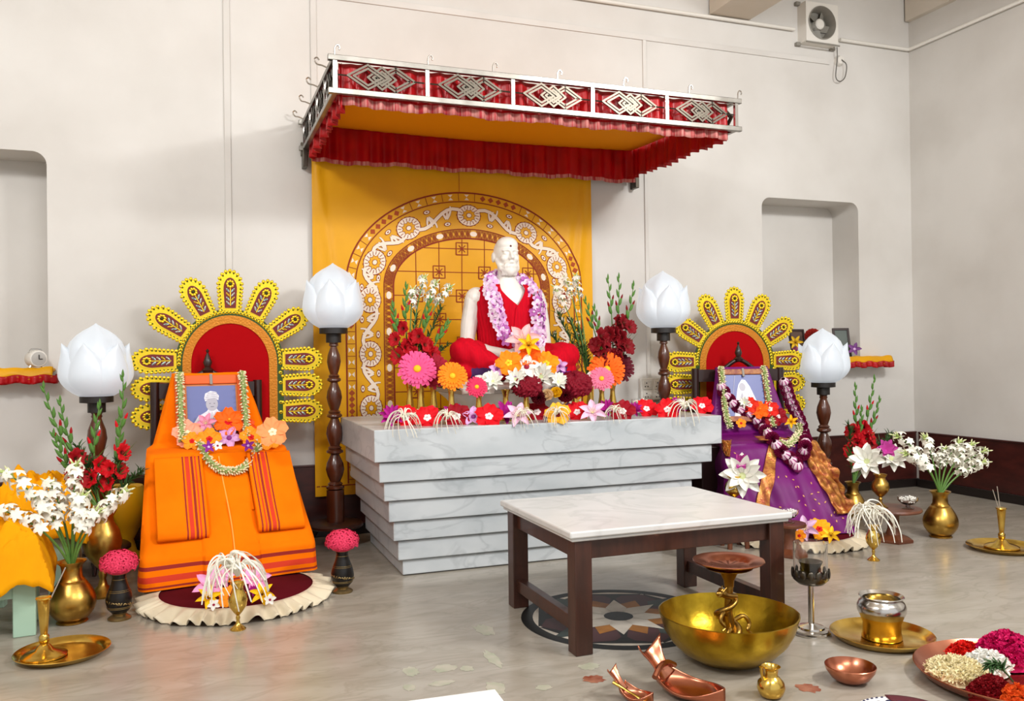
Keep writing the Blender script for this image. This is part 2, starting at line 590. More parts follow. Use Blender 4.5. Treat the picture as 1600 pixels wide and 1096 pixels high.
def cy(x, z):
    l, r = (x-BX0), (BX1-x)
    y = BY-.004*math.sin(z*2.1+x*1.3)
    y -= .016*math.exp(-((l-.04-.13*max(0, 2.75-z))/.028)**2)*(1 if z > 1.9 else max(0, 1-(1.9-z)*2))
    y -= .018*math.exp(-((r-.06-.10*max(0, 2.8-z))/.03)**2)*min(1, max(0, (z-1.1)*1.5))
    y -= .012*math.exp(-((r-.16-.12*max(0, 2.8-z))/.05)**2)*min(1, max(0, (z-1.6)*1.5))
    y -= .010*math.sin(l*38)*max(0, .12-l)*8
    y -= .006*math.sin(x*5+z*7)*math.exp(-((x-2)/.8)**2)
    return y


m = M()
nx, nz = 110, 90
m.grid(lambda u, v: (BX0+(BX1-BX0)*u, cy(BX0+(BX1-BX0)*u, BZ0+(BZ1-BZ0)*v), BZ0+(BZ1-BZ0)*v), nx, nz, 0)
ACX, AA, AB, AZ, AZB = 2.075, .983, .752, 1.90, BZ0+.085


def ap(q, o):
    """point of the arch path at parameter q (0..3) and inset o"""
    if q < 1: return (ACX-AA+o, AZB+(AZ-AZB)*q)
    if q > 2: return (ACX+AA-o, AZ-(AZ-AZB)*(q-2))
    t = PI*(2-q)
    return (ACX+(AA-o)*math.cos(t), AZ+(AB-o)*math.sin(t))


def afr(q, o):
    a, b = Vector(ap(q-.01, o)), Vector(ap(q+.01, o))
    c, t = Vector(ap(q, o)), (b-a).normalized()
    return c, t, Vector((t.y, -t.x))         # centre, tangent, inward normal


def E3(p, e): return (p[0], cy(p[0], p[1])-e, p[1])


def flat(pts, k, e): m.ngon([E3(p, e) for p in pts], k)


def rib(pts, w, k, e):
    pts = [Vector(p) for p in pts]
    L_, R2 = [], []
    for i, p in enumerate(pts):
        t = (pts[min(i+1, len(pts)-1)]-pts[max(i-1, 0)])
        t = t.normalized()
        nn = Vector((-t.y, t.x))
        ww = w(i/(len(pts)-1)) if callable(w) else w
        L_.append(E3(p+nn*ww/2, e)); R2.append(E3(p-nn*ww/2, e))
    n = len(pts)
    m.add(L_+R2, [(i, i+1, n+i+1, n+i) for i in range(n-1)], k)


def aline(o, w, k, e=.003):
    rib([ap(3*i/150, o) for i in range(151)], w, k, e)


for o in (0, .072, .292, .366): aline(o, .012 if o in (0, .366) else .008, 1)
# outer band: white triangles and brown leaf blocks
qs = []
q = .02
while q < 2.985:
    qs.append(q)
    q += .031 if (q < 1 or q > 2) else .023
for i, q in enumerate(qs):
    c, t, nn = afr(q, .036)
    if (i // 5) % 3 == 2:
        flat([c+t*.024+nn*.0, c+nn*.024, c-t*.024, c-nn*.024], 3, .003)
    elif i % 2:
        flat([c+t*.02+nn*.022, c-t*.02+nn*.022, c+nn*.002], 2, .003)
        flat([c+t*.02-nn*.022, c-t*.02-nn*.022, c-nn*.002], 2, .003)
    else:
        rib([c+nn*.03, c-nn*.03], .004, 1, .003)
# inner band: crosshatch with a white leaf now and then
for i, q in enumerate(qs):
    c, t, nn = afr(q, .329)
    if i % 6 == 0:
        flat([c+t*.03*math.cos(a)+nn*.02*math.sin(a) for a in [2*PI*j/12 for j in range(12)]], 2, .0035)
    else:
        for s_ in (-1, 1):
            for h in (-.5, 0, .5):
                rib([c+t*(.02*h-.016*s_)-nn*.03, c+t*(.02*h+.016*s_)+nn*.03], .0045, 1, .003)


def lotus2d(c, t, nn, r):
    def pt(a, q): return c+t*(q*math.cos(a))+nn*(q*math.sin(a)*.86)
    flat([pt(2*PI*j/48, r*(1.04+.04*math.cos(j*2*PI/48*18))) for j in range(48)], 1, .003)
    flat([pt(2*PI*j/36, r*.97) for j in range(36)], 2, .0045)
    for j in range(18):
        a = 2*PI*j/18
        rib([pt(a, r*.62), pt(a+.05, r*.9)], .005, 1, .006)
    flat([pt(2*PI*j/40, r*(.55+.07*math.cos(j*2*PI/40*10))) for j in range(40)], 1, .006)
    flat([pt(2*PI*j/40, r*(.50+.07*math.cos(j*2*PI/40*10))) for j in range(40)], 4, .0075)
    flat([pt(2*PI*j/16, r*.24) for j in range(16)], 1, .009)
    flat([pt(2*PI*j/16, r*.19) for j in range(16)], 2, .0105)


lq = [.10, .375, .65, .925, 1.10, 1.29, 1.5, 1.71, 1.90, 2.075, 2.35, 2.625, 2.90]
for i, q in enumerate(lq):
    c, t, nn = afr(q, .182)
    lotus2d(c, t, nn, .098)
    if i < len(lq)-1:
        q2 = lq[i+1]
        for k, w, e in ((1, .034, .003), (2, .026, .0045)):
            pts = []
            for j in range(13):
                s_ = j/12
                cc, tt, n3 = afr(q+(q2-q)*s_, .182)
                pts.append(cc+n3*(.055*math.sin(2*PI*s_)*(1 if i % 2 else -1)))
            rib(pts, w, k, e)
        for fr, sg in ((.36, -1), (.64, 1)):
            cc, tt, n3 = afr(q+(q2-q)*fr, .182)
            sg *= 1 if i % 2 else -1
            for h in range(3):
                base = cc+n3*(.02*sg)
                tip = cc-n3*(sg*(.075-.018*h))+tt*((.045-.035*h))
                mid = (base+tip)/2+tt*(.03-.02*h)
                for k, w, e in ((1, .03, .003), (2, .023, .0048)):
                    rib([base*(1-s_)**2+mid*(2*s_*(1-s_))+tip*s_*s_ for s_ in [x/6 for x in range(7)]], (lambda f, w=w: w*(1-.55*f)), k, e)
            d = cc-n3*(.062*-sg)
            for k, f_, e in ((1, 1.0, .003), (2, .75, .0045), (1, .3, .006)):
                flat([d+tt*(.03*f_*math.cos(a))+n3*(.017*f_*math.sin(a)) for a in [2*PI*j/12 for j in range(12)]], k, e)
# inner field: grid with square motifs
ia, ib = AA-.372, AB-.372
gx = [ACX-.06+.188*i for i in range(-3, 4)]
gz = [AZB+.12+.188*i for i in range(0, 11)]
for x in gx:
    if abs(x-ACX) >= ia: continue
    top = AZ+ib*math.sqrt(max(0, 1-((x-ACX)/ia)**2))
    rib([(x, AZB+(top-AZB)*i/30) for i in range(31)], .006, 1, .003)
for z in gz:
    h = ia if z <= AZ else ia*math.sqrt(max(0, 1-((z-AZ)/ib)**2))
    if z > AZ+ib: continue
    rib([(ACX-h+2*h*i/20, z) for i in range(21)], .006, 1, .003)
for i, x in enumerate(gx):
    for j, z in enumerate(gz):
        if (i+j) % 2 == 0 and j % 2 == 1 or (i+j) % 2 == 0 and i % 2 == 0:
            if ((x-ACX)/(ia-.06))**2+(max(0, z-AZ)/(ib-.06))**2 > 1: continue
            s_ = .048
            rib([(x-s_, z-s_), (x+s_, z-s_), (x+s_, z+s_), (x-s_, z+s_), (x-s_, z-s_)], .009, 1, .0045)
            for a in range(4):
                dx, dz = math.cos(a*PI/4)*.038, math.sin(a*PI/4)*.038
                rib([(x-dx, z-dz), (x+dx, z+dz)], .007, 1, .0045)
rib([(BX0+.01, BZ0+.075), (BX1-.01, BZ0+.075)], .008, 1, .003)
rib([(2.0, BZ1), (2.0, AZ+AB)], .004, 3, .003)
tag(obj('backdrop_cloth', m, [YELLOWC, EMB, EMBW, EMBB, YELLOWC], ang=60), 'golden yellow hanging cloth with embroidered lotus arch behind the white statue', 'cloth')

# ------------------------------------------------------------------ canopy
cx0, cx1, cy0, cy1, cz0, cz1 = .795, 3.58, 5.05, 6.52, 2.915, 3.11
can = thing('canopy', 'steel framed canopy with red pleated frills hanging over the white statue', 'canopy', (0, 0, 0))
for nm, z in (('bottom_rail', cz0), ('top_rail', cz1)):
    for a, b in (((cx0, cy0), (cx1, cy0)), ((cx0, cy0), (cx0, cy1)), ((cx1, cy0), (cx1, cy1)), ((cx0, cy1), (cx1, cy1))):
        c = ((a[0]+b[0])/2, (a[1]+b[1])/2, z)
        ov = .05 if a[1] == b[1] else 0
        side = a[0] == b[0]
        obj(nm, M().box(c, (abs(a[0]-b[0])+.032+ov, abs(a[1]-b[1])+(-.036 if side else .032), .030 if side else .034)), DKSTEEL, can, bevel=.003)


def panel_mesh():
    m = M()
    def bar(a, b, y):
        a, b = Vector((a[0], 0, a[1])), Vector((b[0], 0, b[1]))
        d = b-a
        ang = math.atan2(d.z, d.x)
        c = (a+b)/2
        m.box((0, 0, 0), (d.length+.008, .012, .012), 0, Matrix.Translation((c.x, y, c.z)) @ Matrix.Rotation(-ang, 4, 'Y'))
    for cx, hw, hh, y in ((-.085, .12, .072, -.004), (.085, .12, .072, .004), (-.085, .085, .05, -.004), (.085, .085, .05, .004), (0, .085, .066, 0), (0, .055, .042, 0)):
        p = [(cx-hw, 0), (cx, hh), (cx+hw, 0), (cx, -hh)]
        for i in range(4): bar(p[i], p[(i+1) % 4], y)
    m.tube([(-.26, 0, 0), (-.2, 0, 0)], .005, 6)
    m.tube([(.2, 0, 0), (.26, 0, 0)], .005, 6)
    return m.mesh('lattice', [ANTIQ])


PM = panel_mesh()
zc = (cz0+cz1)/2
n = 5
for i in range(n+1):
    x = cx0+(cx1-cx0)*i/n
    obj('post', M().box((x, cy0, zc), (.024, .024, cz1-cz0-.035)), STEEL, can)
    if i < n: obj('lattice_panel', PM, None, can, (x+(cx1-cx0)/n/2, cy0-.002, zc))
for sx in (cx0, cx1):
    for i in range(1, 5):
        y = cy0+(cy1-cy0)*i/4
        obj('post', M().box((sx, y, zc), (.024, .024, cz1-cz0-.032)), STEEL, can)
    for i in range(4):
        o = obj('lattice_panel', PM, None, can, (sx, cy0+(cy1-cy0)*(i+.5)/4, zc), (0, 0, PI/2))
        o.scale = (.66, 1, 1)
for x, y in [(cx0+.0, cy0), (1.36, cy0), (1.78, cy0), (2.22, cy0), (2.7, cy0), (3.2, cy0), (cx1+.02, cy0)]+[(cx0, cy0+.25+.4*i) for i in range(4)]:
    ox = -1 if x == cx0 and y > cy0 else 0
    h = [(0, 0, 0), (ox*.04, 0, .015), (ox*.07, -.01*(1+ox), .02), (ox*.085, -.02*(1+ox), .045), (ox*.07, -.035*(1+ox), .06), (ox*.055, -.03*(1+ox), .045)]
    if ox == 0: h = [(0, 0, 0), (0, 0, .035), (.008, 0, .055), (.022, 0, .06), (.03, 0, .045), (.026, 0, .033)]
    obj('hook', M().tube(sp([(x+a, y+b, cz1+.017+c) for a, b, c in h], 4), .005, 6), STEEL, can)
for x in (cx0, cx1):
    obj('wall_bracket', M().box((x, D-.05, cz0-.07), (.035, .1, .15)).box((x, D-.02, cz0), (.05, .04, .1)), ANTIQ, can, bevel=.004)


def frill(a, b, z0, z1, n, amp, nm, fr=0.0, seed=0):
    a, b = Vector(a), Vector(b)
    L_ = (b-a).length
    t = (b-a).normalized()
    nn = Vector((-t.y, t.x))
    rr = random.Random(seed)
    ph = [rr.uniform(.6, 1.4) for _ in range(200)]
    def fn(u, v):
        w = u*n
        k = int(w)
        s_ = amp*math.sin(2*PI*w)*ph[k % 200]*(.35+.65*(1-v))+amp*.5*math.sin(w*2.3+seed)
        zb = z0+.006*math.sin(w*.9+seed)+.005*math.sin(2*PI*w+.5)+.004*math.sin(w*2.3)
        p = a+t*(L_*u)+nn*s_
        return (p.x, p.y, zb+(z1-zb)*v)
    m = M().grid(fn, n*14, 10, 0, None, (lambda u, v: 1 if v < fr else 0))
    obj(nm, m, [SATIN, FRINGE], can, solid=.002)


frill((cx0+.03, cy0+.05), (cx1-.03, cy0+.05), 2.845, cz1-.01, 30, .02, 'front_frill', .12, 1)
frill((cx0+.045, cy1-.085), (cx1-.045, cy1-.085), 2.80, cz1-.01, 26, .02, 'back_frill', .05, 2)
frill((cx0+.05, cy0+.05), (cx0+.05, cy1-.03), 2.825, cz1-.01, 14, .022, 'side_frill', 0, 3)
frill((cx1-.05, cy0+.05), (cx1-.05, cy1-.03), 2.84, cz1-.01, 14, .022, 'side_frill', .0, 4)
def cc(u, v):
    x, y = cx0+.08+(cx1-cx0-.16)*u, cy0+.09+(cy1-cy0-.16)*v
    return (x, y, 3.075-.025*math.sin(PI*u)*(.5+.5*math.sin(v*9))-.02*math.sin(PI*v))
obj('ceiling_cloth', M().grid(cc, 24, 24), OCHRE, can, solid=.003)

# ------------------------------------------------------------------ flower library
FC = {}


def col(h, rough=.6, sub=.0):
    return mat('petal_'+h.lstrip('#'), h, rough, spec=.2)


def petal_mesh(L, Wd, lift, droop, cup, c, pointed=.5, wave=0.0, r0=.06):
    key = (L, Wd, lift, droop, cup, c, pointed, wave)
    if key in FC: return FC[key]
    m = M()
    def fn(u, v):
        a = (u-.5)*2
        sh = (math.sin(PI*min(1, v*1.0)**(.55+.35*(1-pointed)))**(.75)) if v > 0 else 0
        sh = max(sh, .18*(1-v))
        if pointed < .3: sh = max(.2, math.sin(PI*(.12+.76*v))) if v < .98 else .55
        w = Wd*sh
        x = r0+L*v
        return (x, a*w/2, L*(lift*v-droop*v*v)+cup*L*a*a*sh*.5+wave*L*math.sin(a*5+v*4)*v*.12)
    m.grid(fn, 6, 7)
    FC[key] = m.mesh('petal', [col(c)], ang=80)
    return FC[key]


def centre_mesh(kind, c):
    key = ('centre', kind, c)
    if key in FC: return FC[key]
    m = M()
    if kind == 'dome':
        m.ell((0, 0, .05), (.2, .2, .13), 0, 14, 7)
    elif kind == 'column':
        m.tube([(0, 0, 0), (.02, 0, .3), (.05, 0, .55)], [.07, .05, .06], 8)
        for i in range(7): m.ell((.05+.06*math.cos(i), .06*math.sin(i), .4+.03*i), .03, 0, 6, 4)
    elif kind == 'patch':
        for i in range(5):
            a = i*2*PI/5
            m.ell((.16*math.cos(a), .16*math.sin(a), .09), (.13, .13, .05), 0, 8, 5)
        m.tube([(0, 0, .05), (0, 0, .3)], [.06, .04], 6)
    elif kind == 'stamens':
        for i in range(8):
            a = i*2*PI/8
            m.tube([(0, 0, 0), (.12*math.cos(a), .12*math.sin(a), .25), (.22*math.cos(a), .22*math.sin(a), .36)], [.02, .015, .03], 5)
    FC[key] = m.mesh('flower_centre', [col(c)])
    return FC[key]


def head_mesh(kind, c, c2=None):
    key = ('head', kind, c)
    if key in FC: return FC[key]
    m = M()
    rr = random.Random(hash(kind) % 97 if False else len(kind)*7+5)
    if kind == 'gerbera':
        for lay, (n, L, w, lift) in enumerate(((24, .86, .24, .2), (22, .72, .2, .36), (20, .5, .15, .55))):
            for i in range(n):
                T = Matrix.Rotation(2*PI*i/n+lay*.11+rr.uniform(-.04, .04), 4, 'Z')
                q = L*rr.uniform(.9, 1.06)
                m.grid(lambda u, v: (.12+q*v, (u-.5)*w*max(.25, math.sin(PI*(.15+.62*v))), lift*q*v-.22*v*v*q+.03*abs(u-.5)), 2, 5, 0, T)
    elif kind == 'celosia':
        def fn(u, v):
            a, b = 2*PI*u, v*PI*.62
            w = 1+.05*math.sin(17*a+5*math.sin(b*4))*math.sin(b)+.05*math.sin(31*a+9*b)*math.sin(b)+.12*noise.noise(Vector((math.cos(a)*3, math.sin(a)*3, b*4)))+.05*noise.noise(Vector((math.cos(a)*9, math.sin(a)*9, b*9)))
            return (math.sin(b)*w*math.cos(a), math.sin(b)*w*math.sin(a), (.72*math.cos(b))*w)
        m.grid(fn, 130, 34, 0, None, None, True)
        m.lathe([(.9, -.25), (.5, -.32), (.12, -.3)], 32)
    elif kind == 'carnation':
        for lay in range(6):
            n = 5+lay*2
            for i in range(n):
                T = Matrix.Rotation(2*PI*i/n+lay*.7, 4, 'Z') @ Matrix.Rotation(-(1.25-.22*lay), 4, 'Y')
                q = .55+.09*lay
                m.grid(lambda u, v: (.05+q*v, (u-.5)*.6*(.3+v*.8), .1*math.sin((u-.5)*14)*v+.05*v), 6, 4, 0, T)
    elif kind == 'rose':
        for lay in range(5):
            n = 3+lay
            for i in range(n):
                T = Matrix.Rotation(2*PI*i/n+lay*.9, 4, 'Z') @ Matrix.Rotation(-(1.45-.24*lay), 4, 'Y')
                m.grid(lambda u, v: (.06+.12*lay*(1-v*.3)*.6+.62*v, (u-.5)*1.0*math.sin(PI*(.2+.62*v)), .18*((u-.5)*2)**2+.12*v*v), 6, 5, 0, T)
    elif kind == 'ixora':
        for i in range(150):
            z = 1-i/150*1.25
            a = i*2.39996
            r = math.sqrt(max(0, 1-z*z))
            d = Vector((r*math.cos(a), r*math.sin(a), z*.72+.05))
            F = frame(d*rr.uniform(.88, 1.0), d, rr.uniform(0, 3))
            for j in range(4):
                m.grid(lambda u, v: ((.015+.17*v), (u-.5)*.1*math.sin(PI*(.15+.75*v)), .03-.06*v*v), 2, 3, 0, F @ Matrix.Rotation(j*PI/2, 4, 'Z'))
        m.ell((0, 0, .05), (.84, .84, .6), 0)
    elif kind == 'spider':
        for i in range(18):
            a = 2*PI*i/18+rr.uniform(-.2, .2)
            L = rr.uniform(.85, 1.2)
            h = rr.uniform(.25, .6)
            p = [(0, 0, 0), (.22*L*math.cos(a), .22*L*math.sin(a), h), (.62*L*math.cos(a), .62*L*math.sin(a), h*.7), (.86*L*math.cos(a+.15), .86*L*math.sin(a+.15), -.15), (.95*L*math.cos(a+.25), .95*L*math.sin(a+.25), -.55*L)]
            m.tube(sp(p, 4), [.035]*17 if False else [.04-.0012*k for k in range(17)], 5, 0, None, .55)
        for i in range(6):
            a = i*1.05
            m.tube([(0, 0, .02), (.2*math.cos(a), .2*math.sin(a), .35)], [.05, .07], 5)
    FC[key] = m.mesh('petals', [col(c)], ang=70)
    return FC[key]


SPEC = {  # n petals, layers [(n, L, W, lift, droop, cup, pointed, wave)], colour, centre kind, centre colour
    'red_hibiscus': ([(5, .9, .95, .45, .35, .2, .2, .8)], '#d80a1c', 'patch', '#f3e6e6'),
    'dark_hibiscus': ([(5, .9, .95, .45, .35, .2, .2, .8)], '#96081c', 'patch', '#efe0de'),
    'magenta_lotus': ([(7, .95, .42, .55, .15, .5, .8, 0), (6, .7, .36, 1.1, .1, .5, .8, 0)], '#b8258f', 'dome', '#7d1263'),
    'violet_orchid': ([(5, .9, .5, .4, .2, .3, .6, .3)], '#8d2b9c', 'dome', '#d9b3e0'),
    'pale_pink_lily': ([(6, .95, .5, .5, .3, .4, .7, .3)], '#efc6dd', 'stamens', '#f5e7b8'),
    'lilac_orchid': ([(5, .9, .62, .35, .25, .3, .35, .5)], '#d8a6d8', 'dome', '#8c3a86'),
    'peach_hibiscus': ([(5, .95, .98, .4, .3, .2, .2, .8)], '#f9a98a', 'patch', '#fff0c8'),
    'amber_hibiscus': ([(5, .95, .98, .4, .3, .2, .2, .8)], '#ff9a1c', 'patch', '#d41b1b'),
    'orange_hibiscus': ([(6, .95, .85, .5, .3, .2, .2, .9)], '#ff6a12', 'column', '#ffb52e'),
    'yellow_hibiscus': ([(5, .95, .98, .4, .3, .2, .2, .8)], '#f7b733', 'patch', '#6f1018'),
    'yellow_lily': ([(6, .95, .42, .6, .35, .4, .8, .2)], '#ffc21e', 'stamens', '#7b3a10'),
    'white_lotus': ([(8, .95, .5, .55, .25, .5, .7, .2), (7, .75, .45, 1.2, .15, .5, .7, .2)], '#f4f3ea', 'dome', '#cfd8a0'),
    'white_orchid': ([(5, .9, .66, .35, .25, .3, .35, .5)], '#f3efe8', 'dome', '#9a1f3c'),
    'pink_rose_blossom': ([(6, .9, .6, .55, .3, .4, .4, .5)], '#f2a8c4', 'stamens', '#f7dcae'),
    'magenta_bud': ([(6, .8, .5, 1.3, .3, .6, .6, .2), (5, .6, .5, 1.6, .3, .6, .6, .2)], '#c850a4', 'dome', '#b43a92'),
}
HEADS = {'gerbera': 'gerbera', 'celosia': 'crested flower', 'carnation': 'carnation', 'rose': 'rose', 'ixora': 'ixora', 'spider': 'spider lily'}


def flower(kind, pos, nrm, r, label, group=None, spin=0.0, name=None, cat='flower', c=None, cc=None):
    """one flower of radius r, its face along nrm"""
    mw = frame(pos, nrm, spin, r)
    if kind in SPEC:
        layers, pc, ck, ccol = SPEC[kind]
        o = thing(name or kind, label, cat, group=group, mw=mw)
        pc = c or pc
        for li, (n, L, w, lift, droop, cup, pt, wv) in enumerate(layers):
            me = petal_mesh(L, w, lift, droop, cup, pc, pt, wv)
            for i in range(n):
                obj('petal', me, None, o, rot=(0, 0, 2*PI*i/n+li*.4), loc=(0, 0, .02*li))
        obj('flower_centre', centre_mesh(ck, cc or ccol), None, o)
        return o
    if kind == 'gerbera':
        o = thing(name or 'gerbera', label, cat, group=group, mw=mw)
        obj('petals', head_mesh('gerbera', c), None, o)
        obj('flower_centre', centre_mesh('dome', cc or '#f2c22a'), None, o)
        return o
    o = obj(name or {'celosia': 'crested_flower', 'ixora': 'ixora_cluster', 'spider': 'spider_lily'}.get(kind, kind), head_mesh(kind, c), mw=mw)
    return tag(o, label, cat, group)


# ------------------------------------------------------------------ stems
def bud_mesh(c1, c2=None):
    key = ('bud', c1, c2)
    if key in FC: return FC[key]
    m = M()
    m.lathe([(.0, 0), (.12, .15), (.16, .4), (.1, .75), (.0, 1.05)], 8)
    if c2: m.lathe([(.09, .72), (.1, .95), (.05, 1.15), (0, 1.25)], 8, 1)
    FC[key] = m.mesh('bud', [col(c1), col(c2 or c1)])
    return FC[key]


def glad_blossom(c):
    key = ('glad', c)
    if key in FC: return FC[key]
    m = M()
    m.lathe([(.05, 0), (.08, .3), (.16, .5)], 8, 1, None, False)
    for i in range(6):
        T = Matrix.Translation((0, 0, .42)) @ Matrix.Rotation(i*PI/3, 4, 'Z')
        m.grid(lambda u, v: (.1+.55*v, (u-.5)*.62*math.sin(PI*(.15+.72*v)), .55*v-.35*v*v+.12*math.sin(u*9)*v), 5, 5, 0, T)
    FC[key] = m.mesh('blossom', [col(c), col('#7d3a2a')], ang=80)
    return FC[key]


def tube_blossom():
    key = 'tuberose'
    if key in FC: return FC[key]
    m = M()
    m.tube([(0, 0, 0), (.02, 0, .35), (.05, 0, .62)], [.05, .07, .11], 7)
    for i in range(6):
        T = Matrix.Translation((.05, 0, .6)) @ Matrix.Rotation(i*PI/3, 4, 'Z')
        m.grid(lambda u, v: (.05+.48*v, (u-.5)*.3*math.sin(PI*(.2+.75*v)), .18*v-.3*v*v), 2, 4, 0, T)
    FC[key] = m.mesh('blossom', [WHITEP], ang=80)
    return FC[key]


def on_stem(pts, t):
    i = min(int(t*(len(pts)-1)), len(pts)-2)
    f = t*(len(pts)-1)-i
    return pts[i]*(1-f)+pts[i+1]*f, (pts[i+1]-pts[i]).normalized()


def gladiolus(base, tip, label, group=None, c='#b3101c', nb=3, b0=.38, b1=.6, seed=0, bend=.04, bl=.085, buds=6):
    rr = random.Random(seed)
    b, t = Vector(base), Vector(tip)
    mid = (b+t)/2+Vector(((1 if t.x < b.x else -1)*-bend, -.01, .05))
    pts = [p-b for p in bez(b, mid, t, 14)]
    o = thing('gladiolus', label, 'flower', b, group=group)
    obj('stem', M().tube(pts, [.007-.0003*i for i in range(15)], 6), GREEN, o)
    L = (t-b).length
    for i in range(buds):
        f = b1+(1-b1)*(i+.3)/buds
        p, d = on_stem(pts, f)
        s_ = Vector((1 if i % 2 else -1, rr.uniform(-.4, .2), 0))
        sz = .075*(1.15-.55*i/buds)
        obj('bud', bud_mesh('#55803a', c if i < 2 else None), None, o, mw=frame(p, d*1.0+s_*.32, 0, sz))
    obj('bud', bud_mesh('#55803a'), None, o, mw=frame(pts[-1]-Vector((0, 0, .01)), (0, 0, 1), 0, .05))
    for i in range(nb):
        f = b0+(b1-b0)*(i+.2)/max(1, nb)
        p, d = on_stem(pts, f)
        dv = towards(b+p, .25, rr.uniform(-.2, .2) + (.9 if i % 2 else -.9))
        obj('blossom', glad_blossom(c), None, o, mw=frame(p, dv, rr.uniform(0, 2), bl*rr.uniform(.9, 1.1)))
    for i in range(2):
        p, d = on_stem(pts, .12+.12*i)
        s_ = Vector(((1 if i else -1)*.5, -.2, 1)).normalized()
        q = [p, p+s_*L*.16, p+s_*L*.3+Vector(((1 if i else -1)*.03, 0, 0))]
        obj('leaf', M().tube(sp(q, 4), [.004, .009, .012, .013, .012, .01, .007, .004, .001], 6, 0, None, .25), GREEN, o)
    return o


def tuberose(base, tip, label, group=None, seed=0, n=10, start=.55, bend=.05, bl=.05):
    rr = random.Random(seed)
    b, t = Vector(base), Vector(tip)
    mid = b*.45+t*.55+Vector((-(t.x-b.x)*.28, 0, (t-b).length*.12))
    pts = [p-b for p in bez(b, mid, t, 14)]
    o = thing('tuberose', label, 'flower', b, group=group)
    obj('stem', M().tube(pts, [.0075-.0003*i for i in range(15)], 6), GREEN, o)
    for i in range(n):
        p, d = on_stem(pts, start+(.97-start)*i/n)
        a = i*2.4+rr.uniform(-.3, .3)
        side = frame((0, 0, 0), d) @ Vector((math.cos(a), math.sin(a), 0))
        obj('blossom', tube_blossom(), None, o, mw=frame(p, side+d*.7, rr.uniform(0, 3), bl*rr.uniform(.9, 1.2)))
    for i in range(6):
        p, d = on_stem(pts, .9+.1*i/6)
        a = i*2.4
        side = frame((0, 0, 0), d) @ Vector((math.cos(a), math.sin(a), 0))
        obj('bud', bud_mesh('#b5c77a', '#dfe2b4'), None, o, mw=frame(p, side*.6+d, 0, bl*.75))
    return o


def fern(base, tip, label, group=None, seed=0, w=.06, n=18):
    rr = random.Random(seed)
    b, t = Vector(base), Vector(tip)
    pts = [p-b for p in bez(b, (b+t)/2+Vector((rr.uniform(-.02, .02), 0, .05)), t, 12)]
    m = M().tube(pts, .0035, 5)
    for i in range(n):
        p, d = on_stem(pts, .35+.65*i/n)
        for s_ in range(3):
            dv = (d*.8+Vector((rr.uniform(-1, 1), rr.uniform(-1, .4), rr.uniform(-.3, .5)))).normalized()
            q = p+dv*w*rr.uniform(.6, 1.1)
            m.tube([p, (p+q)/2+Vector((0, 0, .008)), q], [.003, .0045, .001], 4, 0, None, .5)
    return tag(obj('fern_sprig', m, DKLEAF, loc=b), label, 'foliage', group)


# ------------------------------------------------------------------ vessels
def lathe_thing(name, label, cat, loc, prof, material, n=40, group=None):
    o = obj(name, M().lathe(prof, n), material, loc=loc, ang=50)
    return tag(o, label, cat, group)


def kalash(label, loc, h, r, material=None, cat='vase'):
    """pot-bellied brass flower vase: body with foot and neck as parts"""
    o = thing('brass_vase', label, cat, loc)
    k = material or OLDBRASS
    b = []
    for i in range(15):
        t = i/14
        z = h*(.07+.62*t)
        q = r*(.52+.48*math.sin(PI*min(1, (t*.92+.06))**.85)) if t < .85 else r*(.52+.48*math.sin(PI*min(1, (t*.92+.06))**.85))
        b.append((q, z))
    obj('body', M().lathe(b, 44), k, o, ang=60)
    obj('foot', M().lathe([(r*.62, 0), (r*.66, h*.015), (r*.6, h*.04), (r*.5, h*.06), (r*.52, h*.09)], 44), k, o)
    e = b[-1][0]
    obj('neck', M().lathe([(e, h*.685), (r*.44, h*.74), (r*.42, h*.86), (r*.46, h*.93), (r*.6, h*.985), (r*.61, h), (r*.5, h*.985), (r*.38, h*.9), (r*.36, h*.72)], 44, 0, None, False), k, o)
    return o


def goblet(label, loc, h, r, material=None):
    o = thing('brass_goblet', label, 'vase', loc)
    k = material or BRASS
    obj('foot', M().lathe([(r*.8, 0), (r*.82, h*.02), (r*.6, h*.06), (r*.25, h*.12), (r*.16, h*.2), (r*.24, h*.25), (r*.16, h*.3)], 32), k, o)
    obj('cup', M().lathe([(r*.16, h*.3), (r*.5, h*.38), (r*.9, h*.5), (r, h*.62), (r*.88, h*.74), (r*.6, h*.84), (r*.55, h*.9), (r*.75, h*.98), (r*.76, h), (r*.62, h*.985), (r*.48, h*.88)], 32, 0, None, False), k, o)
    return o


def trumpet(label, loc, h, r=.04):
    o = thing('bud_vase', label, 'vase', loc)
    obj('body', M().lathe([(r*.62, h*.06), (r*.7, h*.18), (r*.62, h*.35), (r*.42, h*.6), (r*.38, h*.75), (r*.55, h*.93), (r*.78, h), (r*.7, h*.995), (r*.34, h*.78)], 28, 0, None, False), BRASS, o)
    obj('foot', M().lathe([(r, 0), (r, h*.03), (r*.8, h*.05), (r*.62, h*.07)], 28), BRASS, o)
    return o


# ------------------------------------------------------------------ marble altar
AT = .915
alt = thing('marble_altar', 'grey veined marble altar of seven stepped courses carrying the white statue', 'altar', (2.1, 5.6, 0))
zs_ = [0, .097, .222, .344, .475, .592, .716, AT]
for i in range(7):
    k = 6-i
    x0, x1, y0 = .995+.0325*k, 3.405-.066*k, 5.015+.024*k
    y1 = 6.25-.01*k
    z0, z1 = zs_[i], zs_[i+1]
    m = M().box(((x0+x1)/2-2.1, (y0+y1)/2-5.6, (z0+z1)/2+.003), (x1-x0, y1-y0, z1-z0-.006))
    obj('top_slab' if i == 6 else 'course', m, ALTARM, alt, bevel=.006)

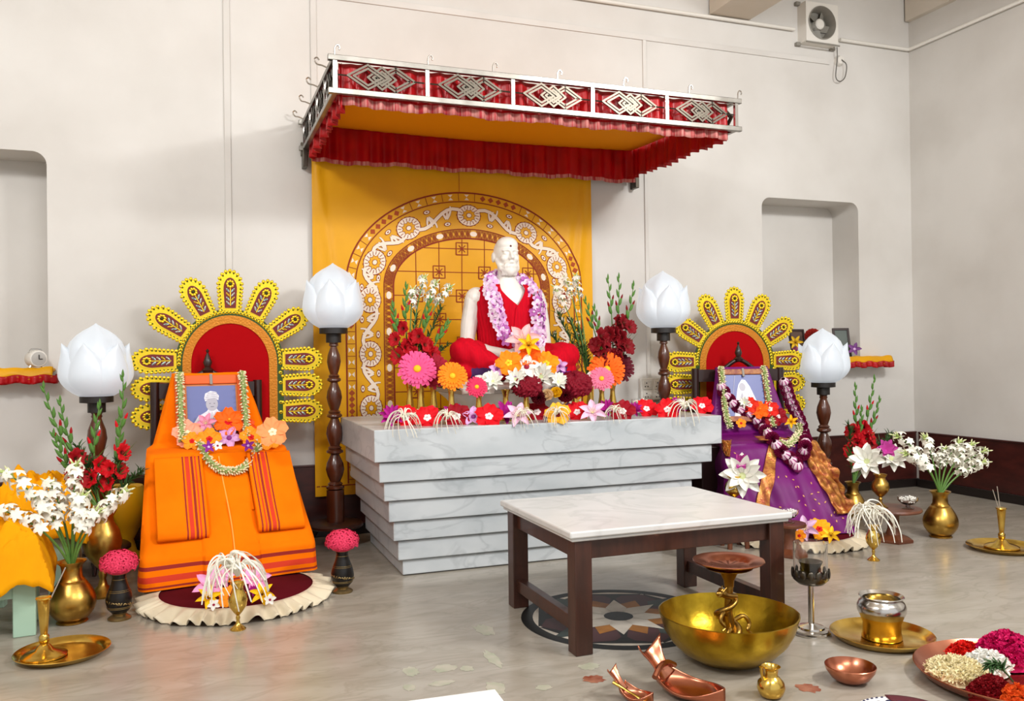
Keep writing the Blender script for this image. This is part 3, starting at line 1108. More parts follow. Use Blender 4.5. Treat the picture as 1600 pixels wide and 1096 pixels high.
# ------------------------------------------------------------------ statue
SX, SY, SZ, SS = 2.13, 5.83, 1.185, 1.14
ped = thing('statue_pedestal', 'white carved marble pedestal with a grey slab under the seated statue', 'pedestal', (SX, SY, AT))
def lot(a, z): return 1+.035*abs(math.sin(8*a))
m = M()
m.lathe([(.40, 0), (.44, .02), (.40, .05), (.37, .08), (.41, .13), (.46, .175)], 96, 0, Matrix.Diagonal((1.05, .95, 1, 1)), True, lot)
obj('lotus_base', m, STATM, ped)
obj('slab', M().box((0, -.02, .19), (.94, .8, .03)), mat('grey_slab', '#a8a39b', .4), ped, bevel=.006)
m = M()
m.grid(lambda u, v: (-.47+.94*u, -.42+.84*v, .252+.014*math.sin(u*17)*math.sin(v*13)-.03*(abs(u-.5)*2)**8-.03*(abs(v-.5)*2)**8), 40, 40)
m.grid(lambda u, v: (-.47+.94*u, -.42-.012*math.sin(u*40)*v, .222-.045*v), 60, 6)
obj('white_cloth', m, mat('white_cotton', '#ece6dd', .8, sheen=.2), ped, solid=.004)

stat = thing('statue', 'white marble statue of a bearded man seated cross-legged in red cloth', 'statue', (SX, SY, SZ))
stat.scale = (SS,)*3


def capsule(m, a, b, ra, rb, n=16):
    a, b = Vector(a), Vector(b)
    d = b-a
    L_ = d.length
    pts, rs = [], []
    for i in range(5):
        t = PI/2*i/4
        pts.append(a-d/L_*ra*math.cos(t)*1.0); rs.append(max(.0015, ra*math.sin(t)))
    for i in range(1, 4):
        pts.append(a+d*i/4); rs.append(ra+(rb-ra)*i/4)
    for i in range(5):
        t = PI/2*i/4
        pts.append(b+d/L_*rb*math.sin(t)); rs.append(max(.0015, rb*math.cos(t)))
    m.tube(pts, rs, n)


def remesh(o, vox, it=6, fac=.5):
    md = o.modifiers.new('remesh', 'REMESH'); md.mode = 'VOXEL'; md.voxel_size = vox; md.use_smooth_shade = True
    if it:
        sm = o.modifiers.new('smooth', 'SMOOTH'); sm.iterations = it; sm.factor = fac
    dg = bpy.context.evaluated_depsgraph_get()
    dg.update()
    me = bpy.data.meshes.new_from_object(o.evaluated_get(dg))
    o.modifiers.clear()
    o.data = me
    me.shade_smooth()
    return o


def TR(z):
    """torso half widths at height z"""
    tab = [(.0, .17, .14), (.1, .185, .15), (.2, .165, .135), (.3, .17, .13), (.4, .19, .128), (.48, .20, .118), (.54, .185, .10), (.585, .11, .078), (.61, .07, .066), (.66, .055, .06), (.72, .052, .058)]
    for (z0, a0, b0), (z1, a1, b1) in zip(tab, tab[1:]):
        if z <= z1:
            f = (z-z0)/(z1-z0)
            f = f*f*(3-2*f) if False else f
            return a0+(a1-a0)*f, b0+(b1-b0)*f
    return tab[-1][1:]


m = M()
zz = [0+.72*i/30 for i in range(31)]
vs = []
for z in zz:
    a, b = TR(z)
    for j in range(40):
        t = 2*PI*j/40
        vs.append((a*math.copysign(abs(math.cos(t))**.85, math.cos(t)), b*math.copysign(abs(math.sin(t))**.9, math.sin(t))-.01*(z/.7), z))
m.add(vs, [(i*40+j, i*40+(j+1) % 40, (i+1)*40+(j+1) % 40, (i+1)*40+j) for i in range(30) for j in range(40)]+[tuple(range(40))[::-1], tuple(30*40+j for j in range(40))])
for s_ in (-1, 1):
    m.ell((s_*.195, 0, .505), (.072, .07, .07), 0, 20, 12)
    el = (s_*.262, .0, .215)
    capsule(m, (s_*.218, 0, .49), (s_*.245, .005, .34), .056, .053)
    capsule(m, (s_*.245, .005, .34), el, .053, .045)
    capsule(m, el, (s_*.17, -.14, .165), .045, .041)
    capsule(m, (s_*.17, -.14, .165), (s_*.07, -.245, .15), .041, .029)
    # hand: palm, four fingers folded over, thumb on top
    capsule(m, (s_*.06, -.25, .15), (s_*.01, -.285, .155), .032, .03)
    for k in range(4):
        y, z = -.262-.016*k, .178-.021*k
        capsule(m, (s_*.02, y-.012, z), (-s_*.03, y-.022, z-.004), .0105, .0095, 10)
        capsule(m, (-s_*.03, y-.022, z-.004), (-s_*.055, y+.002, z-.006), .0095, .008, 10)
    capsule(m, (s_*.05, -.25, .175), (-s_*.004, -.27, .195), .012, .009, 10)
    # folded legs under the cloth and a bare foot
    capsule(m, (s_*.1, .02, .09), (s_*.27, -.09, .1), .07, .055)
    capsule(m, (s_*.27, -.09, .1), (-s_*.02, -.19, .08), .05, .036)
    capsule(m, (-s_*.03, -.2, .075), (-s_*.1, -.24, .07), .034, .024)
# head
hz = .0
m.ell((0, -.01, .795), (.077, .096, .098), 0, 32, 20)
m.ell((0, -.045, .755), (.064, .066, .085), 0, 28, 18)
m.ell((0, -.035, .84), (.070, .072, .055), 0, 28, 16)
for s_ in (-1, 1):
    m.ell((s_*.036, -.082, .752), (.026, .024, .024), 0, 16, 10)             # cheekbone
    m.ell((s_*.08, .0, .765), (.012, .022, .034), 0, 14, 10)                 # ear
    capsule(m, (s_*.014, -.108, .803), (s_*.05, -.094, .801), .0085, .007, 10)   # brow
    m.ell((s_*.031, -.094, .782), (.0165, .012, .0095), 0, 14, 9)            # lowered eyelid
    capsule(m, (s_*.004, -.118, .727), (s_*.036, -.1, .713), .0095, .006, 10)  # moustache
    m.ell((s_*.0115, -.121, .748), (.0085, .01, .008), 0, 10, 7)             # nostril wing
    capsule(m, (s_*.066, -.03, .745), (s_*.05, -.07, .69), .016, .02, 12)     # side beard
capsule(m, (0, -.106, .798), (0, -.13, .757), .0085, .0125, 12)
capsule(m, (-.018, -.113, .708), (.018, -.113, .708), .0065, .0065, 10)
capsule(m, (-.014, -.11, .698), (.014, -.11, .698), .006, .006, 10)
m.ell((0, -.078, .68), (.05, .042, .036), 0, 20, 12)
m.ell((0, -.093, .672), (.033, .026, .03), 0, 18, 12)
for i in range(5):
    for j in range(8):
        a = -1.15+2.3*j/7+.1*(i % 2)
        m.ell((.052*math.sin(a), -.07-.046*math.cos(a)+.005*i, .70-.012*i), (.008, .0085, .011), 0, 8, 6)
body = obj('body', m, STATM, stat)
remesh(body, .0042, 3)
body.data.materials.clear(); body.data.materials.append(STATM)
obj('forehead_mark', M().ell((0, -.1055, .828), (.0065, .003, .0065)), mat('red_mark', '#5a1014', .6), stat)
# beard texture of carved locks
m = M()
for i in range(5):
    for j in range(7):
        a = -1.0+2.0*j/6
        x = .052*math.sin(a)
        z = .695-.011*i
        y = -.066-.052*math.cos(a)+.004*i
        pass
# shawl: two panels crossing in a V
def shawl(side):
    def fn(u, v):
        z = .06+.515*v
        a, b = TR(z)
        vo = max(0, (z-.43)/.145)
        edge = .02+.46*vo**1.1 if side > 0 else -.16+.46*vo**1.1+.16*vo
        t0 = edge if z > .43 else (edge-.35*(.43-z))
        t = t0+(1.75-t0)*u
        t = t*side
        rp = .008+.0035*math.sin(t*38+z*9)*min(1, u*6+.2)
        off = .016 if side > 0 else .011
        s_ = math.sin(t); c_ = math.cos(t)
        k = 1+.0
        return ((a+rp+off)*math.copysign(abs(s_)**.85, s_)*k, -(b+rp+off)*math.copysign(abs(c_)**.9, c_)-.01*(z/.7), z+.012*vo)
    return M().grid(fn, 60, 40)
for s_ in (1, -1):
    obj('shawl', shawl(s_), RED, stat, solid=.004)
m = M()
for s_, zk in ((-1, .168), (1, .135)):
    capsule(m, (s_*.1, .0, .1), (s_*.335, -.17, zk), .11, .088)
    capsule(m, (s_*.335, -.17, zk), (s_*.17, -.25, .075), .085, .065)
    capsule(m, (s_*.17, -.25, .075), (-s_*.02, -.28, .055), .065, .05)
    capsule(m, (s_*.335, -.15, zk-.05), (s_*.37, -.13, .045), .07, .055)
    capsule(m, (s_*.33, -.17, .055), (s_*.1, -.26, .045), .065, .05)
    capsule(m, (s_*.33, -.12, .05), (s_*.15, .05, .06), .06, .06)
capsule(m, (-.36, -.12, .1), (-.43, -.1, .045), .05, .028)
m.ell((0, -.1, .075), (.28, .2, .075), 0, 24, 12)
dh = obj('loincloth', m, RED, stat)
remesh(dh, .009, 4)
tx = dh.data
for v in tx.vertices:
    v.co += v.normal*(.0035*math.sin(v.co.x*95+v.co.z*30+v.co.y*20))
tx.materials.clear(); tx.materials.append(RED)
tx.materials.append(VIOLET)
for p_ in tx.polygons:
    c_ = p_.center
    if c_.y < -.17 and c_.z < .07 and .15 < abs(c_.x) < .31: p_.material_index = 1
from mathutils.bvhtree import BVHTree


def bvh(o, root=None):
    mw = (root.matrix_basis if root else Matrix()) @ o.matrix_basis
    me = o.data
    return BVHTree.FromPolygons([mw @ v.co for v in me.vertices], [tuple(p.vertices) for p in me.polygons])


def hit(t, px, py, off=.0, Y=None):
    """where the sight line of a pixel meets a surface, lifted by off"""
    d = ray(px, py).normalized()
    p, n, i, L = t.ray_cast(EYEP, d)
    if p is None:
        p = Q(px, py, Y or 5.5); n = -d
    if n.dot(d) > 0: n = -n
    return p+n*off, n


# ------------------------------------------------------------------ things on the altar
ALT_EDGE = 'on the altar front edge'
row = [  # kind, px, py, radius
    ('magenta_lotus', 606, 652, .075), ('red_hibiscus', 629, 652, .085), ('magenta_lotus', 650, 646, .06), ('red_hibiscus', 668, 654, .08),
    ('magenta_lotus', 690, 646, .075), ('dark_hibiscus', 714, 652, .085), ('lilac_orchid', 740, 652, .07), ('red_hibiscus', 764, 652, .085),
    ('magenta_lotus', 789, 650, .085), ('pale_pink_lily', 814, 652, .085), ('dark_hibiscus', 838, 645, .08), ('lilac_orchid', 861, 640, .065),
    ('yellow_hibiscus', 880, 650, .075), ('red_hibiscus', 902, 645, .075), ('pale_pink_lily', 926, 646, .085), ('magenta_lotus', 948, 641, .065),
    ('dark_hibiscus', 973, 644, .08), ('magenta_lotus', 991, 643, .055), ('red_hibiscus', 1010, 640, .075), ('magenta_lotus', 1025, 634, .065), ('red_hibiscus', 1043, 641, .08),
    ('magenta_lotus', 1062, 637, .06), ('red_hibiscus', 1082, 634, .075)]
NAMES = {'magenta_lotus': 'magenta pointed flower', 'red_hibiscus': 'bright red white-hearted flower', 'dark_hibiscus': 'dark red pale-hearted flower',
         'lilac_orchid': 'lilac orchid', 'pale_pink_lily': 'pale pink lily', 'yellow_hibiscus': 'yellow flower with maroon centre'}
cnt = {}
tot = {}
for k, *_ in row: tot[k] = tot.get(k, 0)+1
for k, px, py, r in row:
    i = cnt.get(k, 0); cnt[k] = i+1
    p = P(px, py, AT+.045)
    p.y = min(max(p.y, 5.06), 5.32)
    pos = 'only one' if tot[k] == 1 else ORD[i]+' from the left'
    flower(k, p, towards(p, .75, R_.uniform(-.25, .25)), r*1.15, f'{NAMES[k]} {ALT_EDGE}, {pos}', 'flowers along the altar edge', R_.uniform(0, 2))
for i, (px, py, r, t) in enumerate([(633, 658, .11, 'below the leftmost red flowers'), (721, 660, .09, 'under the first dark red flower'), (846, 655, .09, 'beside the yellow flower'), (908, 654, .09, 'under the right pink lily'),
                                    (1004, 650, .075, 'under the red bowl'), (1085, 642, .12, 'at the right end')]):
    p = P(px, py, AT+.05); p.y = 5.025
    flower('spider', p, (-.1, -.45, 1), r, 'white spider lily drooping over the altar edge '+t, 'spider lilies on the altar edge', i*.7, c='#f0ead8')

def bowl_glass(label, loc, r, h, fill, fc, flabel):
    o = thing('glass_bowl', label, 'bowl', loc)
    obj('bowl', M().lathe([(r*.55, 0), (r*.6, h*.06), (r*.25, h*.14), (r*.2, h*.3), (r*.6, h*.42), (r*.95, h*.7), (r, h), (r*.95, h), (r*.88, h*.72), (r*.5, h*.46), (0, h*.42)], 28, 0, None, False), GLASS, o)
    rr = random.Random(5)
    m = M()
    for i in range(70):
        a, q = rr.uniform(0, 2*PI), r*.82*math.sqrt(rr.random())
        m.ell((q*math.cos(a), q*math.sin(a), h*(.55+.3*rr.random())+(r*.9-q)*.35), (.007, .007, .006), 0, 6, 5)
    tag(obj('jasmine_buds', m, mat(fc, fc, .6), loc=loc), flabel, 'flowers', kind='stuff')


p = Q(650, 647, 5.36)
bowl_glass('small glass bowl of cream buds at the left end of the altar', (p.x, p.y, AT), .075, .085, 0, '#efe6cc', 'cream jasmine buds heaped in the glass bowl at the altar left end')
p = Q(1003, 640, 5.36)
bowl_glass('small glass bowl at the right end of the altar under the socket board', (p.x, p.y, AT), .075, .11, 0, '#f3ead9', 'white jasmine buds heaped in the glass bowl at the altar right end')
# bud vases and what they hold
def vase_at(px, pt, Y, label, r=.045):
    q = Q(px, pt, Y)
    trumpet(label, (q.x, Y, AT), q.z-AT, r)
    return q
VB = 'small flared brass vase on the altar '
vp = [vase_at(640, 596, 5.6, VB+'holding the tall red and white stems, leftmost'), vase_at(657, 598, 5.5, VB+'under the pink gerbera'), vase_at(677, 598, 5.56, VB+'under the dark red gerbera'),
      vase_at(705, 603, 5.33, VB+'under the orange gerbera left of the statue'), vase_at(748, 612, 5.3, VB+'under the small pink gerbera'), vase_at(790, 609, 5.3, VB+'with no flower showing, before the statue'),
      vase_at(822, 612, 5.3, VB+'under the left crested dark red flower'), vase_at(898, 608, 5.3, VB+'under the right crested dark red flower'), vase_at(922, 600, 5.75, VB+'holding the tuberoses right of the statue'),
      vase_at(940, 602, 5.5, VB+'under the pink gerbera right of the statue'), vase_at(957, 598, 5.62, VB+'holding the dark gladioli, rightmost')]
fl = [('gerbera', 652, 577, 5.46, .13, '#f0568f', 'pink gerbera in a brass vase at the altar left'), ('gerbera', 676, 580, 5.5, .125, '#9c0f2a', 'dark red gerbera beside the pink gerbera at the altar left'),
      ('gerbera', 707, 588, 5.29, .1, '#ff8a12', 'orange gerbera in a brass vase left of the statue'), ('gerbera', 745, 605, 5.26, .072, '#e2355f', 'small crimson pink gerbera before the white pedestal'),
      ('celosia', 823, 604, 5.29, .1, '#7d0a20', 'crested dark red flower before the statue, left one'), ('celosia', 898, 602, 5.29, .115, '#7d0a20', 'crested dark red flower before the statue, right one'),
      ('gerbera', 964, 574, 5.62, .13, '#5c0c1e', 'dark maroon gerbera behind the orange gerbera at the altar right'), ('gerbera', 948, 578, 5.56, .14, '#ff6a14', 'large orange gerbera at the altar right'), ('gerbera', 940, 592, 5.44, .09, '#f27a9a', 'pink gerbera in front of the orange gerbera at the altar right')]
for k, px, py, Y, r, c, lab in fl:
    q = Q(px, py, Y)
    flower(k, q, towards(q, 1.6 if k == 'celosia' else .35), r, lab, None, R_.uniform(0, 1), c=c, cc={'#9c0f2a': '#4a0a14', '#5c0c1e': '#3a0810'}.get(c))
    if k == 'gerbera':
        b = min(vp, key=lambda v: abs(v.x-q.x)+abs(v.y-Y))
for px, py, Y, r, lab in [(757, 598, 5.36, .08, 'white lily behind the small crimson gerbera'), (920, 594, 5.5, .07, 'white lily left of the pink gerbera at the altar right')]:
    q = Q(px, py, Y)
    flower('white_orchid', q, towards(q, .5), r, lab, cc='#e8e2b0')
LV, RV, RG = Vector((vp[0].x, vp[0].y, vp[0].z-.05)), Vector((vp[8].x, vp[8].y, vp[8].z-.05)), Vector((vp[10].x, vp[10].y, vp[10].z-.05))
for i, (px, py, Y) in enumerate([(645, 452, 5.66), (664, 432, 5.7), (683, 440, 5.62), (706, 446, 5.66)]):
    tuberose(LV, Q(px, py, Y), f'white tuberose stem in the tall bunch left of the statue, {ORD[i]} from the left', 'tall stems left of the statue', 20+i, 9, .74, .05, .05)
for i, (px, py, Y) in enumerate([(613, 478, 5.6), (634, 448, 5.64), (672, 470, 5.55), (700, 505, 5.6)]):
    gladiolus(LV, Q(px, py, Y), f'red gladiolus stem in the tall bunch left of the statue, {ORD[i]} from the left', 'tall stems left of the statue', '#b20f1c', 3, .32, .62, 30+i, .02, .085)
for i, (px, py) in enumerate([(700, 540), (650, 490), (690, 480)]):
    fern(LV, Q(px, py, 5.68), f'dark fern sprig in the bunch left of the statue, {ORD[i]}', None, 40+i)
for i, (px, py, Y) in enumerate([(866, 448, 5.95), (884, 434, 5.98), (899, 430, 5.95)]):
    tuberose(RV, Q(px, py, Y), f'white tuberose stem right of the statue shoulder, {ORD[i]} from the left', 'tall stems right of the statue', 50+i, 9, .74, .03, .05)
for i, (px, py) in enumerate([(858, 520), (872, 490), (890, 500), (905, 515), (912, 540)]):
    fern(RV, Q(px, py, 5.9), f'dark fern sprig right of the statue shoulder, {ORD[i]} from the left', None, 60+i, .07, 26)
for i, (px, py, Y) in enumerate([(915, 470, 5.7), (929, 482, 5.66), (950, 436, 5.7), (967, 434, 5.66), (990, 446, 5.6)]):
    gladiolus(RG, Q(px, py, Y), f'dark red gladiolus stem at the altar right, {ORD[i]} from the left', 'dark gladioli at the altar right', '#7d0c18', 4, .25, .62, 70+i, .03, .095, 5)

# garland of orchids on the statue
def orchid_mesh(c1, c2):
    m = M()
    for i in range(5):
        T = Matrix.Rotation(i*2*PI/5, 4, 'Z')
        m.grid(lambda u, v: (.08+.85*v, (u-.5)*.75*math.sin(PI*(.16+.68*v)), .35*v-.3*v*v+.3*(u-.5)**2), 4, 4, 0, T)
    m.ell((0, 0, .1), (.2, .2, .16), 1, 8, 6)
    m.ell((.12, 0, .2), (.12, .08, .1), 1, 8, 6)
    return m.mesh('blossom', [col(c1), col(c2)], ang=80)
OM = [orchid_mesh('#e0aedb', '#8d2f86'), orchid_mesh('#efd6ea', '#b0559f'), orchid_mesh('#bd6cb8', '#f0d9ee')]
gar = thing('orchid_garland', 'long purple and lilac orchid garland round the neck of the white statue', 'garland', (SX, SY, SZ))
gar.scale = (SS,)*3
s1 = sp([(-.02, .085, .665), (-.085, .02, .64), (-.125, -.075, .575), (-.135, -.15, .49), (-.12, -.165, .4), (-.10, -.18, .31), (-.065, -.225, .24), (-.02, -.29, .215)], 8)
s2 = sp([(.02, .085, .665), (.085, .02, .64), (.13, -.07, .575), (.15, -.145, .48), (.152, -.16, .4), (.145, -.175, .31), (.13, -.225, .235), (.06, -.29, .215)], 8)
obj('thread', M().tube(s1, .006, 6).tube(s2, .006, 6), GREEN, gar)
rr = random.Random(3)
for s_ in (s1, s2):
    for i in range(48):
        t = (i+.5)/48
        p, d = on_stem(s_, t)
        a = rr.uniform(-1.2, 1.2)
        side = Vector((1, 0, 0))
        nn = Vector((math.sin(a), -math.cos(a)-.2, rr.uniform(-.3, .5)))
        obj('blossom', OM[rr.choice([0, 0, 1, 1, 2])], None, gar, mw=frame(p+Vector((math.sin(a)*.036, -.012-abs(math.cos(a))*.016, 0)), nn, rr.uniform(0, 3), rr.uniform(.034, .044)))
lap = [('pale_pink_lily', 817, 533, 5.42, .125, 'large pale pink flower on the lap of the statue', '#f3bfc0'), ('yellow_lily', 826, 541, 5.33, .085, 'yellow orange lily on the lap of the statue', None),
       ('orange_hibiscus', 827, 557, 5.33, .08, 'orange ruffled flower below the yellow lily on the statue lap', None), ('amber_hibiscus', 795, 568, 5.34, .09, 'orange flower with yellow heart at the left of the lap pile', '#ff8a10'),
       ('amber_hibiscus', 853, 569, 5.34, .09, 'orange flower with yellow heart at the right of the lap pile', '#ff9410'), ('white_orchid', 823, 574, 5.3, .095, 'white flower with dark red heart in the middle of the lap pile', None),
       ('white_lotus', 846, 590, 5.31, .1, 'large white flower below the lap pile on the white cloth', None), ('white_lotus', 806, 594, 5.3, .08, 'white flower left of the large white flower on the pedestal cloth', None),
       ('white_lotus', 770, 597, 5.3, .075, 'white flower at the left end of the pedestal cloth', None), ('lilac_orchid', 776, 578, 5.36, .06, 'lilac orchid left of the orange lap flower', None), ('violet_orchid', 800, 582, 5.32, .05, 'deep violet orchid under the orange lap flower', None),
       ('lilac_orchid', 875, 573, 5.36, .06, 'lilac orchid right of the lap pile', None), ('violet_orchid', 883, 588, 5.36, .055, 'deep violet orchid right of the large white flower', None),
       ('white_lotus', 872, 598, 5.28, .07, 'white flower right of the large white flower above the yellow rose', None)]
for k, px, py, Y, r, lab, c in lap:
    q = Q(px, py, Y)
    flower(k, q, towards(q, .5, R_.uniform(-.2, .2)), r, lab, None, R_.uniform(0, 2), c=c, cc='#ffcf2e' if k == 'amber_hibiscus' else None)
for k, px, py, r, c, lab in [('rose', 869, 616, .055, '#f6c81c', 'yellow rose standing before the statue pedestal'), ('rose', 855, 620, .058, '#efcfa0', 'cream peach rose left of the yellow rose'), ('carnation', 842, 622, .05, '#5e0d18', 'dark maroon carnation left of the cream rose'),
                              ('carnation', 884, 618, .055, '#6b0c1c', 'dark maroon carnation right of the yellow rose')]:
    q = Q(px, py, 5.24)
    flower(k, q, towards(q, .5), r, lab, c=c)

# ------------------------------------------------------------------ gilded arches (one behind each throne)
def gpetal():
    m = M()
    L, w = .285, .082
    def outline(s, n=44, sc=0.0):
        pts = []
        for i in range(n+1):
            t = i/n
            a = PI*t-PI/2
            if t < .3: x, y = L*.62*t/.3, -w*(.82+.18*t/.3)
            elif t > .7: x, y = L*.62*(1-t)/.3, w*(.82+.18*(1-t)/.3)
            else:
                b = (t-.3)/.4*PI-PI/2
                x, y = L*.62+L*.38*math.cos(b), w*math.sin(b)
            pts.append((x*(1-(1-s)*.55)+L*.10*(1-s)*1.5, y*s))
        return pts
    def slab(pts, z0, z1, k):
        n = len(pts)
        m.add([(x, y, z0) for x, y in pts]+[(x, y, z1) for x, y in pts], [tuple(n+i for i in range(n)), tuple(range(n))[::-1]]+[(i, (i+1) % n, n+(i+1) % n, n+i) for i in range(n)], k)
    o = outline(1.0)
    slab(o, 0, .008, 0)
    c = outline(.88)
    for i in range(0, len(c), 2):
        x, y = o[i]
        m.ell((x, y, .006), (.0135, .0135, .008), 0, 8, 5)
        x, y = c[i]
        if i % 2 == 0: m.ell((x, y, .010), (.0065, .0065, .004), 1, 6, 4)
    slab(outline(.66), .008, .013, 0)
    slab(outline(.56), .009, .0145, 2)
    # flower near the tip
    for i in range(8):
        a = i*PI/4
        m.ell((.19+.021*math.cos(a), .021*math.sin(a), .018), (.012, .009, .006), 0, 8, 5)
    m.ell((.19, 0, .02), (.009, .009, .008), 1, 8, 5)
    # stem and leaves
    m.box((.10, 0, .016), (.13, .006, .006), 0)
    for i in range(4):
        for s_ in (-1, 1):
            T = Matrix.Translation((.055+.03*i, s_*.017, .017)) @ Matrix.Rotation(s_*.7, 4, 'Z')
            m.ell((0, 0, 0), (.019, .0065, .004), 3 if (i+s_) % 3 else 0, 8, 5, T)
            m.ell((.002, 0, .003), (.012, .0025, .003), 1 if i % 2 else 4, 6, 4, T)
    return m.mesh('gilded_petal', [GOLD, DKGREEN, PMAROON, TEAL, GOLD2], ang=50)


GP = gpetal()


def arch(label, loc, rz, s=1.0):
    o = thing('throne_backdrop', label, 'backdrop', loc, rz)
    o.scale = (s,)*3
    # outline in (x, z): straight sides then a half round; z=0 at the lower petals
    hw, zs0, zb = .31, .31, -.12
    def path(off, n=40):
        q = [(-hw-off, zb+.22*i) for i in range(3)]
        q = [(-hw-off, zb+(zs0-zb)*i/6) for i in range(6)]
        q += [((hw+off)*math.cos(PI-PI*i/n), zs0+(.33+off)*math.sin(PI*i/n)) for i in range(n+1)]
        q += [(hw+off, zs0-(zs0-zb)*i/6) for i in range(1, 7)]
        return q
    a = path(-.03)
    n = len(a)
    m = M().add([(x, -.004, z) for x, z in a]+[(x, .02, z) for x, z in a], [tuple(range(n)), tuple(n+i for i in range(n))[::-1]]+[(i, n+i, n+(i+1) % n, (i+1) % n) for i in range(n)])
    obj('velvet_panel', m, VELVET, o)
    def band(o0, o1, y, k, name, mats):
        A, B = path(o0), path(o1)
        n = len(A)
        m = M().add([(x, y, z) for x, z in A]+[(x, y, z) for x, z in B]+[(x, y+.02, z) for x, z in A]+[(x, y+.02, z) for x, z in B],
                    [(i, i+1, n+i+1, n+i) for i in range(n-1)]+[(n+i, n+i+1, 3*n+i+1, 3*n+i) for i in range(n-1)]+[(2*n+i, 2*n+i+1, i+1, i) for i in range(n-1)])
        if k:
            C_ = path((o0+o1)/2, 46)
            for i in range(len(C_)):
                x, z = C_[i]
                m.ell((x, y-.002, z), (.014, .006, .014), 1, 8, 5)
                m.ell((x, y-.007, z), (.006, .004, .006), 2, 6, 4)
        obj(name, m, mats, o)
    band(-.045, .012, -.012, 0, 'inner_border', [GOLD2])
    band(.012, .058, -.010, 1, 'outer_border', [DKGREEN, GOLD, DKGREEN])
    spots = [((-hw-.05, zz), PI) for zz in (-.045, .145, .335)]+[((hw+.05, zz), 0) for zz in (-.045, .145, .335)]
    for a in (155, 115, 90, 62, 27) if False else (146, 117, 90, 63, 34):
        r = math.radians(a)
        spots.append((((hw+.045)*math.cos(r), zs0+(.33+.045)*math.sin(r)), r))
    for (x, z), a in spots:
        obj('gilded_petal', GP, None, o, mw=Matrix.Translation((x, -.006, z)) @ Matrix.Rotation(PI/2, 4, 'X') @ Matrix.Rotation(a, 4, 'Z'))
    return o


arch('red arched panel with gilded petals behind the orange draped throne', (.24, 6.20, 1.015), math.radians(5), .97)
arch('red arched panel with gilded petals behind the purple draped throne', (4.29, 6.12, .945), math.radians(-10), .98)


def wood_throne(label, loc, rz, hw, y0, y1, zh, base=None):
    o = thing('wooden_throne', label, 'throne', loc, rz)
    for s_ in (-1, 1):
        obj('back_post', M().lathe([(.03, 0), (.03, zh*.6), (.022, zh*.62), (.034, zh*.66), (.03, zh*.72), (.03, zh)], 16, 0, Matrix.Translation((s_*hw, y1, 0))), EBONY, o)
    obj('back_rail', M().box((0, y1, zh-.06), (2*hw, .03, .1)), EBONY, o)
    b = base or (.36, .55, .30, .22)
    obj('seat_box', M().box((0, b[1], b[3]/2+.01), (2*b[0], 2*b[2], b[3])), EBONY, o, bevel=.008)
    m = M()
    m.lathe([(.035, 0), (.04, .02), (.02, .04), (.03, .07), (.022, .095), (.006, .135), (.012, .15), (0, .165)], 18, 0, Matrix.Translation((0, y1-.02, zh+.055)))
    cr = obj('crest', M().grid(lambda u, v: (-.16+.32*u, y1-.035+.03*v, zh-.02+(.0+.085*math.sin(PI*u)**1.6)*1.0), 16, 1), EBONY, o, solid=.03)
    obj('finial', m, EBONY, o)
    return o


# ------------------------------------------------------------------ drapes on the thrones
def dpoint(prof, s):
    """(y, z, half width) at arclength fraction s of a drape profile"""
    Ls = [0]
    for a, b in zip(prof, prof[1:]): Ls.append(Ls[-1]+math.hypot(b[0]-a[0], b[1]-a[1]))
    t = s*Ls[-1]
    for i in range(len(prof)-1):
        if t <= Ls[i+1]+1e-9:
            f = (t-Ls[i])/(Ls[i+1]-Ls[i])
            return [prof[i][k]+(prof[i+1][k]-prof[i][k])*f for k in range(3)]
    return list(prof[-1])


def drape_fn(prof, yb, wr, seed):
    def fn(u, s):
        y, z, hw = dpoint(prof, s)
        rc = .035
        if u < .2: x, yy, nx_, ny_ = -hw+.13*(1-u/.2), yb+(y+rc-yb)*(u/.2), -1, 0
        elif u > .8: x, yy, nx_, ny_ = hw-.13*(u-.8)/.2, yb+(y+rc-yb)*((1-u)/.2), 1, 0
        else:
            t = (u-.2)/.6*2-1
            x, yy, nx_, ny_ = hw*t, y+rc*max(0, (abs(t)-.93)/.07)**2, 0, -1
        w = wr(x, yy, z, s)+.003*noise.noise(Vector((x*6+seed, yy*6, z*6)))
        return (x+nx_*w, yy+ny_*w, z+(.5*w if .3 < s else 0))
    return fn


T1 = ((.2, 5.21, 0), math.radians(7))
prof1 = [(-.015, .066, .50), (.0, .225, .49), (.03, .26, .488), (.42, .735, .425), (.445, .765, .42), (.47, .775, .418), (.66, .79, .40), (.70, .81, .36), (.825, 1.235, .235), (.845, 1.26, .23), (.87, 1.22, .225)]
def wr1(x, y, z, s):
    c = .016 if abs(x) < .155 and z < .76 else 0          # pleated centre panel
    c += .006*math.exp(-((abs(x)-.0)/.012)**2) if z < .76 else 0
    return c+.006*math.sin(x*11+z*4)*(1 if z < .25 else .3)+.004*math.sin(z*25+x*3)
def st1(u, v):
    y, z, hw = dpoint(prof1, v)
    if z < .25:
        if .168 < z < .176 or .186 < z < .194: return 1
        if .10 < z < .135: return 2
        if .075 < z < .083: return 1
    return 0
wood_throne('dark wooden throne almost hidden under the orange cloth, its finial showing above the picture', T1[0], T1[1], .33, .66, .93, 1.2, (.30, .71, .16, .6))
dr1 = thing('throne_drape', 'bright orange cotton cloth draped over the left throne with striped hem', 'cloth', T1[0], T1[1])
d1 = obj('drape', M().grid(drape_fn(prof1, .91, wr1, 1), 110, 150, 0, None, st1), [ORANGE, DKRED, BRED], dr1)
d1t = bvh(d1, dr1)
